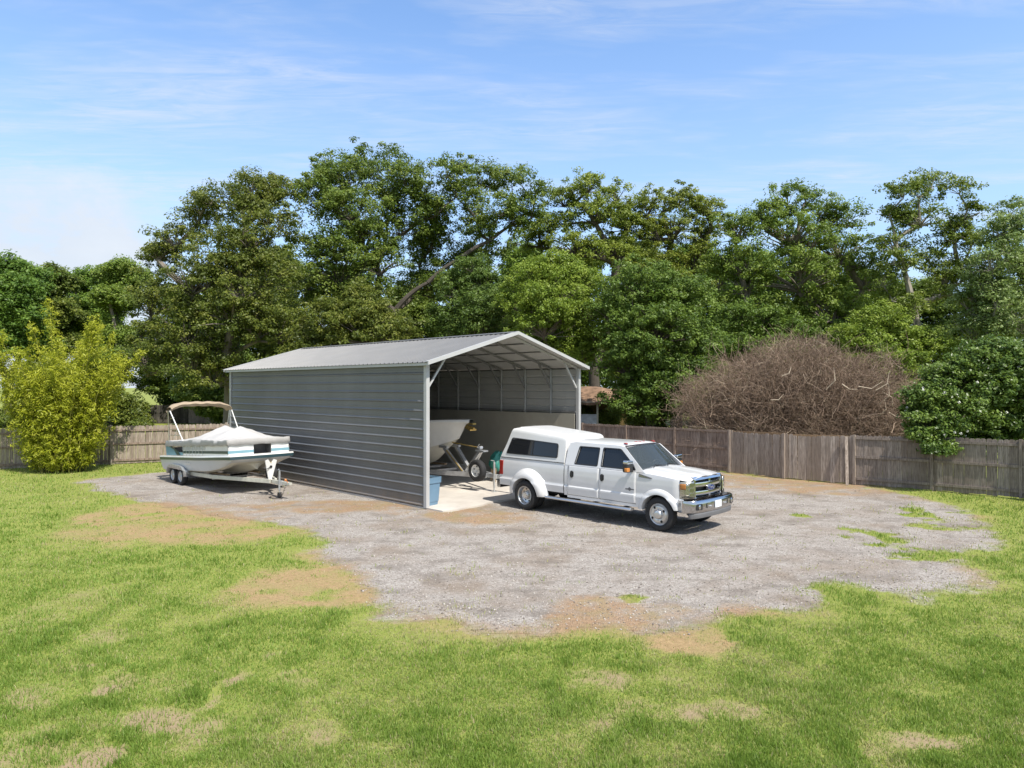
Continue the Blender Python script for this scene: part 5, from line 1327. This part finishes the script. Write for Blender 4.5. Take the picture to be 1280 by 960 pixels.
lob = Lb(Y, b_, [(322,228,26,20,2),(352,240,26,20,1),(250,244,20,14,1),(300,252,40,28,0),(255,275,36,26,1),(340,285,44,34,-1),(220,300,32,24,0),(285,315,50,36,-2),(200,330,30,26,1),(240,355,46,36,-2),(330,350,46,36,-2),(190,385,36,34,0),(290,395,52,38,-3),(235,425,50,40,-2),(350,415,44,40,-2),(185,455,34,40,-1),(270,470,50,36,-2)])
make_tree('live_oak', 'broad dark oak left of the tallest oak with foliage hanging low behind the deck boat', b_, 16.5, 6, 'oak', 12, lob, per=58, ncl=46, lsize=.23, trunk_r=.48, cl_r=.60, group=G)
# ---- right of the ridge: olive toned tall oaks
Y = 48; b_ = place(745, Y)
lob = Lb(Y, b_, [(735,232,30,16,0),(705,250,30,20,1),(770,246,28,18,0),(745,270,36,24,-1),(690,285,30,24,1),(785,280,28,22,1),(720,310,36,26,-1),(770,320,34,26,0),(660,300,26,22,2)])
make_tree('oak_tree', 'tall olive green oak rising just right of the carport ridge', b_, 17, 6, 'olive', 13, lob, per=52, ncl=44, lsize=.24, trunk_r=.42, cl_r=.55, group=G, bark='bark_dark')
Y = 50; b_ = place(845, Y)
lob = Lb(Y, b_, [(815,252,26,20,0),(850,248,26,18,1),(880,258,24,18,0),(800,290,30,24,0),(840,290,36,26,-1),(880,295,30,26,0),(820,335,40,30,-1),(870,340,40,30,0)])
make_tree('oak_tree', 'second olive green oak with spiky top, right of the first', b_, 16.5, 6, 'olive', 14, lob, per=52, ncl=44, lsize=.24, trunk_r=.40, cl_r=.50, group=G, bark='bark_dark')
Y = 44; b_ = place(985, Y)
lob = Lb(Y, b_, [(985,248,30,20,0),(1022,262,28,20,1),(955,270,28,20,0),(920,290,34,26,0),(1060,275,30,22,1),(990,295,48,32,-1),(1050,315,44,32,-1),(930,330,44,34,-1),(1000,350,52,36,-2),(1080,350,40,34,-1),(900,350,34,34,1),(940,390,46,34,-1),(1040,400,50,34,-2)])
make_tree('oak_tree', 'wide mid green oak standing directly behind the dead brush mound', b_, 15.5, 6.5, 'mid', 15, lob, per=56, ncl=46, lsize=.23, trunk_r=.45, cl_r=.58, group=G)
Y = 39; b_ = place(1152, Y)
lob = Lb(Y, b_, [(1130,240,26,14,0),(1165,228,26,12,1),(1200,236,24,14,0),(1225,262,14,10,0),(1118,268,18,12,1),(1150,275,30,20,0),(1190,285,26,18,1),(1120,310,30,22,0),(1165,325,26,20,1),(1215,300,24,18,0),(1105,350,26,22,0),(1195,350,26,22,0),(1140,385,26,22,-1),(1142,385,4,4,0),(1132,330,4,4,0),(1120,300,4,4,0)])
make_tree('slender_oak', 'slender open oak on the right with a pale leaning trunk and sky through its crown', b_, 14.5, 4.5, 'mid', 16, lob, per=46, ncl=40, lsize=.21, trunk_r=.30, cl_r=.50, group=G, bark='bark_pale', fork=.34)
Y = 36; b_ = place(1262, Y)
lob = Lb(Y, b_, [(1262,262,22,12,1),(1250,290,28,16,0),(1285,300,30,22,0),(1240,330,36,26,-1),(1290,345,36,30,0),(1225,370,34,28,0),(1265,395,44,32,-1),(1300,420,40,34,0),(1215,415,30,26,0)])
make_tree('silver_leaved_tree', 'grey green tree at the right edge with bare pale branches showing', b_, 12.5, 4.5, 'silver', 17, lob, per=46, ncl=44, lsize=.20, trunk_r=.30, cl_r=.48, group=G, bark='bark_pale')
# ---- lower trees in front of them
Y = 37; b_ = place(815, Y)
lob = Lb(Y, b_, [(800,358,46,24,0),(850,385,46,30,0),(770,395,36,30,0),(815,415,60,34,-1),(870,430,38,34,0),(785,455,44,36,-1),(840,470,50,34,-1),(880,485,30,30,0),(805,500,50,26,-1),(850,505,40,20,-1)])
make_tree('dense_tree', 'dense rounded dark green tree rising behind the fence above the pickup cab', b_, 9.5, 4.2, 'deep', 18, lob, per=62, ncl=56, lsize=.20, trunk_r=.26, cl_r=.50, group=G, bark='bark_dark')
Y = 40; b_ = place(690, Y)
lob = Lb(Y, b_, [(700,332,26,14,0),(665,345,30,18,0),(725,352,28,20,0),(690,372,42,26,-1),(645,380,26,22,0),(735,395,30,26,0),(680,410,44,26,-1),(740,430,30,26,0),(700,450,40,26,0)])
make_tree('young_tree', 'light lime green young tree directly above the carport gable', b_, 10, 3.8, 'lime', 19, lob, per=52, ncl=46, lsize=.20, trunk_r=.2, cl_r=.48, group=G)
Y = 43; b_ = place(598, Y)
lob = Lb(Y, b_, [(590,335,24,16,0),(610,355,28,22,0),(570,365,24,20,0),(600,385,36,24,-1),(555,395,26,22,0),(630,400,28,22,0),(590,420,44,24,0)])
make_tree('young_tree', 'cool green young tree below the long oak limb above the carport roof', b_, 10, 3.6, 'teal', 20, lob, per=50, ncl=44, lsize=.20, trunk_r=.2, cl_r=.48, group=G)
Y = 41; b_ = place(470, Y)
lob = Lb(Y, b_, [(455,375,34,22,0),(420,395,36,26,0),(500,410,28,18,0),(460,415,48,28,-1),(400,430,36,28,0),(380,460,36,30,0)])
make_tree('understory_tree', 'dark bushy tree growing under the tallest oak just over the carport roof', b_, 8.5, 4, 'oak', 21, lob, per=52, ncl=48, lsize=.21, trunk_r=.2, cl_r=.5, group=G, bark='bark_dark')
Y = 41; b_ = place(930, Y)
lob = Lb(Y, b_, [(925,395,30,22,0),(960,415,36,22,0),(905,430,34,26,0),(945,450,50,26,-1),(1005,425,40,22,0),(1060,430,40,24,0)])
make_tree('understory_tree', 'dark leafy tree between the dense rounded tree and the brush mound', b_, 7.5, 4, 'deep', 22, lob, per=52, ncl=48, lsize=.20, trunk_r=.2, cl_r=.48, group=G, bark='bark_dark')
Y = 37; b_ = place(1110, Y)
lob = Lb(Y, b_, [(1100,405,34,20,0),(1070,425,34,22,0),(1130,430,34,26,0),(1105,460,50,30,-1),(1160,440,36,26,0)])
make_tree('understory_tree', 'yellow green leafy tree at the right shoulder of the brush mound', b_, 7, 3.4, 'olive', 23, lob, per=50, ncl=46, lsize=.19, trunk_r=.18, cl_r=.46, group=G)
# ---- farther trees on the left
FAR = [(12,322,62,66,'deep','far dark tree at the left edge above the bamboo'),(62,330,66,50,'oak','far rounded oak above the left half of the bamboo'),(112,334,72,52,'mid','far mid green tree above the right half of the bamboo'),(152,322,64,46,'mid','far pale crowned tree between the bamboo and the broad dark oak'),
       (-40,330,60,60,'oak','far oak cut off by the left edge of the photo')]
for i, (px, py, Yf, rpx, lf, lab) in enumerate(FAR):
    b_ = place(px, Yf); s = Yf/F_PX
    r_ = random.Random(60+i); lob = []
    for k in range(10):
        qx = r_.uniform(-1, 1); qy = r_.random(); lob.append((px + qx*rpx*.62*(1-.45*(1-qy)), py + 16 + qy*120 + abs(qx)*14*(1-qy), rpx*.42, rpx*.32, r_.uniform(-2, 2)))
    lob += [(px, py+14, rpx*.36, 14, 0), (px-rpx*.45, py+24, rpx*.33, 15, 1), (px+rpx*.45, py+26, rpx*.33, 15, 1)]
    make_tree('far_tree', lab, b_, top_h(py, Yf), rpx*s, lf, 70+i, Lb(Yf, b_, lob), per=50, ncl=44, lsize=.34, trunk_r=.4, cl_r=.85, group=G, limbs=False)
# low dark growth at the far left under those trees
for i, (px, Yf, top, w_, lf, lab) in enumerate([(160,63,492,34,'oak','low dark bush at the foot of a far trunk, left of the deck boat'),(215,72,468,50,'deep','low dark bush behind the bimini top of the deck boat'),(60,60,455,70,'oak','low dark bush behind the bamboo clump'),(265,52,440,46,'oak','low dark tree touching the far corner of the carport'),(120,74,470,40,'mid','low mid green bush between the bamboo and the far fence')]):
    b_ = place(px, Yf); rp = w_; r_ = random.Random(90+i)
    lob = [(px + r_.uniform(-.7,.7)*rp, top + 14 + q*9, rp*.45, 20, r_.uniform(-1.5,1.5)) for q in range(8)]
    make_tree('far_bush', lab, b_, top_h(top, Yf), rp*Yf/F_PX, lf, 95+i, Lb(Yf, b_, lob), per=46, ncl=40, lsize=.30, trunk_r=.15, cl_r=.7, group='low growth beyond the fences', cat='bush', fork=.15, limbs=False)
# ---- backing row, further off, seen only through gaps: each its own tree
BACK = [(355,62,300,'oak'),(440,66,330,'deep'),(520,64,352,'mid'),(590,62,330,'oak'),(660,66,300,'mid'),(720,68,300,'deep'),(800,66,290,'oak'),(870,66,300,'mid'),(940,64,310,'deep'),(1010,66,310,'oak'),(1085,64,330,'mid'),(1160,62,345,'deep'),(1235,60,345,'oak'),(290,66,330,'deep'),(230,70,350,'oak')]
bnames = ['behind the gap between the two big oaks','behind the trunk of the tallest oak','behind the long oak limb','behind the cool green young tree','behind the lime green young tree','behind the first olive oak','between the two olive oaks','behind the second olive oak','left of the wide mid green oak','behind the wide mid green oak','between the wide oak and the slender oak','behind the slender open oak','behind the grey green tree','behind the broad dark oak','at the left flank of the broad dark oak']
protos = {}
for i, ((px, Yf, py, lf), where) in enumerate(zip(BACK, bnames)):
    b_ = place(px, Yf); Hh = top_h(py, Yf); lab = 'leafy backing tree ' + where
    if lf not in protos:
        protos[lf] = make_tree('backing_tree', lab, b_, Hh, 5.6, lf, 130+i, None, nl=13, low=.10, per=46, ncl=34, lsize=.36, trunk_r=.3, cl_r=.85, group='backing trees', limbs=False); protos[lf]['h'] = Hh
    else:
        o = copy_tree(protos[lf]); o.location = (*b_, 0); o.rotation_euler = (0, 0, i*1.7); k = Hh/protos[lf]['h']; o.scale = (1.05, 1.05, k); o['label'] = lab
for o in protos.values(): del o['h']
for o in bpy.data.objects:
    if o.name.startswith('backing_tree') and 'h' in o: del o['h']
# undergrowth between the fence and the trunks
UG = [(745,44,505,26,'deep','leafy undergrowth beside the open shed'),(890,35,470,30,'deep','dark undergrowth at the left foot of the brush mound'),(690,46,455,30,'mid','undergrowth right behind the carport gable'),(1190,33,455,40,'deep','undergrowth behind the flowering shrub'),(1120,33,480,30,'oak','dark undergrowth at the right foot of the brush mound'),(800,39,492,36,'oak','dark undergrowth under the dense rounded tree'),(1270,32,440,46,'mid','undergrowth at the right edge behind the fence')]
for i, (px, Yf, top, rp, lf, lab) in enumerate(UG):
    b_ = place(px, Yf); r_ = random.Random(190+i)
    lob = [(px + r_.uniform(-.8,.8)*rp, top + 12 + q*8, rp*.5, 15, r_.uniform(-.8,.8)) for q in range(6)]
    make_tree('undergrowth_bush', lab, b_, top_h(top, Yf), rp*Yf/F_PX, lf, 195+i, Lb(Yf, b_, lob), per=46, ncl=36, lsize=.18, trunk_r=.08, cl_r=.42, group='low growth beyond the fences', cat='bush', fork=.12)
# ---- flowering shrub overhanging the right fence
Y = 24.6; b_ = place(1215, Y); rs = np.random.default_rng(33)
lob = Lb(Y, b_, [(1235,448,36,20,0),(1275,455,40,26,0),(1195,470,36,24,0),(1255,485,60,34,-.4),(1165,500,32,26,-.2),(1210,515,50,32,-.5),(1290,510,50,36,0),(1160,528,26,18,-.6),(1190,540,34,14,-.7),(1245,535,44,22,-.3),(1150,515,18,16,0),(1162,543,14,12,-.95),(1185,545,18,9,-1.0)])
shr = make_tree('flowering_shrub', 'glossy green shrub with scattered white blossoms overhanging the right fence', b_, 5, 2.4, 'shrub', 24, lob, per=60, ncl=60, lsize=.16, trunk_r=.12, cl_r=.33, cat='shrub', fork=.2)
cs = []
for lx, ly, lz, lr, lh in lob:
    for k in range(4 if lr > .45 else 0):
        d = unit(rs.normal(size=3)); d[1] = -abs(d[1]); d[2] = abs(d[2])*.8; cs.append(np.array([lx, ly, lz]) + d*np.array([lr, lr, lh])*1.05)
m = MB()
for c in cs:
    for k in range(6):
        a = k*1.047+c[0]; q_ = .6+.3*math.sin(c[2]*31+k); m.obox(c + np.array([.030*math.cos(a), .012*math.sin(3*a), .030*math.sin(a)]), (.045*q_,.02,.03*q_), Matrix.Rotation(a, 3, 'Y'))
MT['blossom'] = M('blossom', (.75,.74,.68), .7, var=.05); m.build('blossom', MT['blossom'], shr, smooth=0)
# ---- mound of dead grey brown brush behind the fence
Y = 31.5; b_ = place(1008, Y); db_ = empty('dead_brush', (*b_, 0)); tag(db_, 'great rounded mound of leafless grey brown brush behind the right fence', 'brush')
r = np.random.default_rng(44); AX, AY, AZ = 5.40, 3.2, 5.35
def twigs(n, L0, L1, w0, w1, shell0, shell1, segs, up, seed, spread=.9):
    r = np.random.default_rng(seed)
    d = unit(r.normal(size=(n, 3))*np.array([1.1,1,1])); d[:, 2] = np.abs(d[:, 2])
    rad = shell0 + (shell1-shell0)*r.random(n)**.7
    lump = 1 + .11*(vnoise(d[:, 0]*3.3+2, d[:, 2]*2.3+d[:, 1], 14)-.5)*2 + .09*(vnoise(d[:, 0]*6+9, d[:, 2]*6, 6)-.5)*2
    d = d/ (np.abs(d[:, [0]])**2.6 + np.abs(d[:, [1]])**2.6 + np.abs(d[:, [2]])**2.6)**(1/2.6)
    p = d*rad[:, None]*lump[:, None]*np.array([AX, AY, AZ])
    h = unit(d*.8 + np.array([0, 0, up]) + r.normal(size=(n, 3))*spread)
    L = L0 + (L1-L0)*r.random(n)**1.6; cur = p - h*(L*.5)[:, None]; V_, side = [cur], []
    hh = h
    for s in range(segs):
        hh = unit(hh + r.normal(size=(n, 3))*.35 + np.array([0, 0, -.10])); cur = cur + hh*(L/segs)[:, None]; V_.append(cur)
    V_ = np.stack(V_, 1); ax = unit(np.cross(h, r.normal(size=(n, 3)))); bx = np.cross(unit(h), ax)
    w = (w0 + (w1-w0)*r.random(n)**2)[:, None, None]*np.linspace(1, .45, segs+1)[None, :, None]
    ring_ = np.stack([V_ + ax[:, None]*w, V_ - ax[:, None]*w*.5 + bx[:, None]*w*.87, V_ - ax[:, None]*w*.5 - bx[:, None]*w*.87], 2)   # n, segs+1, 3, 3
    v = ring_.reshape(-1, 3); base = np.arange(n)[:, None]*((segs+1)*3); fs = []
    for s in range(segs):
        for j in range(3):
            a, b = s*3+j, s*3+(j+1) % 3; fs.append(np.concatenate([base+a, base+b, base+b+3, base+a+3], 1))
    f = np.concatenate(fs, 0); v[:, 2] = np.maximum(v[:, 2], .02)
    return v, f, np.repeat(np.clip(r.normal(.45, .22, n), 0, 1), (segs+1)*3)
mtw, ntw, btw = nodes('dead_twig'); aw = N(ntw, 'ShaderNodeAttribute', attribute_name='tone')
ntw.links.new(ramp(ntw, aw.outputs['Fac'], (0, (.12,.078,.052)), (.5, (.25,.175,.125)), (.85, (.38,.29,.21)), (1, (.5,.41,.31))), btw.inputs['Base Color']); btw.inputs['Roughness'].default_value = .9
v, f, t = twigs(30000, .35, 1.1, .005, .011, .60, 1.03, 3, .45, 1)
np_mesh('twigs', v, f, mtw, db_, {'tone': ('FLOAT', t)})
v, f, t = twigs(3600, 1.0, 2.6, .010, .022, .45, 1.0, 5, .8, 2, .7)
vb, fb, tb, nb_ = v, f, t, len(v)
v, f, t = twigs(700, .6, 1.7, .007, .014, .98, 1.12, 4, .9, 7, .8)
vb = np.concatenate([vb, v]); tb = np.concatenate([tb, t]); fb = np.concatenate([fb, f + nb_])
np_mesh('branches', vb, fb, mtw, db_, {'tone': ('FLOAT', tb)})
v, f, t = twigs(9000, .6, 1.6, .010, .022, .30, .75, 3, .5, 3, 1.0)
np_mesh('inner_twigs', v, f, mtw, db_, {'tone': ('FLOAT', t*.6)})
MT['bare_wood'] = M('bare_wood', (.45,.37,.28), .85, var=.2)
for (px, py, q) in [(1020,480,0),(1040,483,1),(1067,505,2),(1078,515,3),(1083,508,4),(1066,520,5),(1000,487,6),(945,470,7),(1062,488,8),(930,500,9)]:
    yy = -AY*.80; x = (px-1008)/F_PX*(Y+yy); z = top_h(py, Y+yy); a = r.uniform(-1, 1) + (1.5 if q in (2,4) else 0); L = .5 + .5*r.random()
    m = MB(); p = (x, yy, z); m.tube([p, (x+L*.5*math.cos(a), yy-.15, z+L*.5*math.sin(a)), (x+L*math.cos(a+.4), yy-.1, z+L*math.sin(a+.4))], [.026,.020,.008], 5)
    m.build('broken_branch', MT['bare_wood'], db_)
# ---- bamboo clump on the left
Y = 29.0; b_ = place(78, Y); bb = empty('bamboo_clump', (*b_, 0)); tag(bb, 'feathery yellow green bamboo clump in front of the left fence', 'bamboo')
r = np.random.default_rng(55); cn = MB(); cents, rads, tones = [], [], []
for k in range(74):
    a = r.random()*6.283; q = math.sqrt(r.random()); bx0, by0 = .95*q*math.cos(a), .75*q*math.sin(a)
    h = (6.9 - 1.9*q**2)*(.45+.58*r.random()**.9); out = (.15+1.75*q)*(.55+.75*r.random())*(h/5.5)
    dx, dy = math.cos(a)*out, math.sin(a)*out*.85; w_ = r.normal(size=2)*.12
    P_ = lambda t: np.array([bx0 + dx*t**1.3 + w_[0]*math.sin(3*t), by0 + dy*t**1.3 + w_[1]*math.sin(3*t), h*(t - .07*t**4*q)])
    cn.tube([tuple(P_(t)) for t in np.linspace(0, 1, 8)], [lerp(.020, .005, i/7) for i in range(8)], 5, False)
    nT = int(26*h/6)
    for t in np.linspace(.06, 1.0, nT):
        for s in range(3):
            L = (.16 + .72*(1-t)**.8*min(1, t*3+.3))*r.random()**.7; aa = r.random()*6.283
            c = P_(t) + np.array([math.cos(aa)*L, math.sin(aa)*L, L*.45 + .05*r.normal()])
            cents.append(c); rads.append(.10+.15*r.random()); tones.append(np.clip(.40 + .25*r.normal() + .12*(t-.5), 0, 1))
cents = np.array(cents); cents[:, 2] = np.maximum(cents[:, 2], .12)
v, f, t = leaves(cents, np.array(rads), 17, .15, r, flat=1.0, up=.25, aspect=.24, tone_c=np.array(tones), droop=.1)
v[:, 2] = np.maximum(v[:, 2], .01)
np_mesh('leaves', v, f, LM['bamboo'], bb, {'tone': ('FLOAT', t)}); MT['cane'] = M('cane', (.25,.24,.05), .6, var=.3); cn.build('canes', MT['cane'], bb, recalc=False)
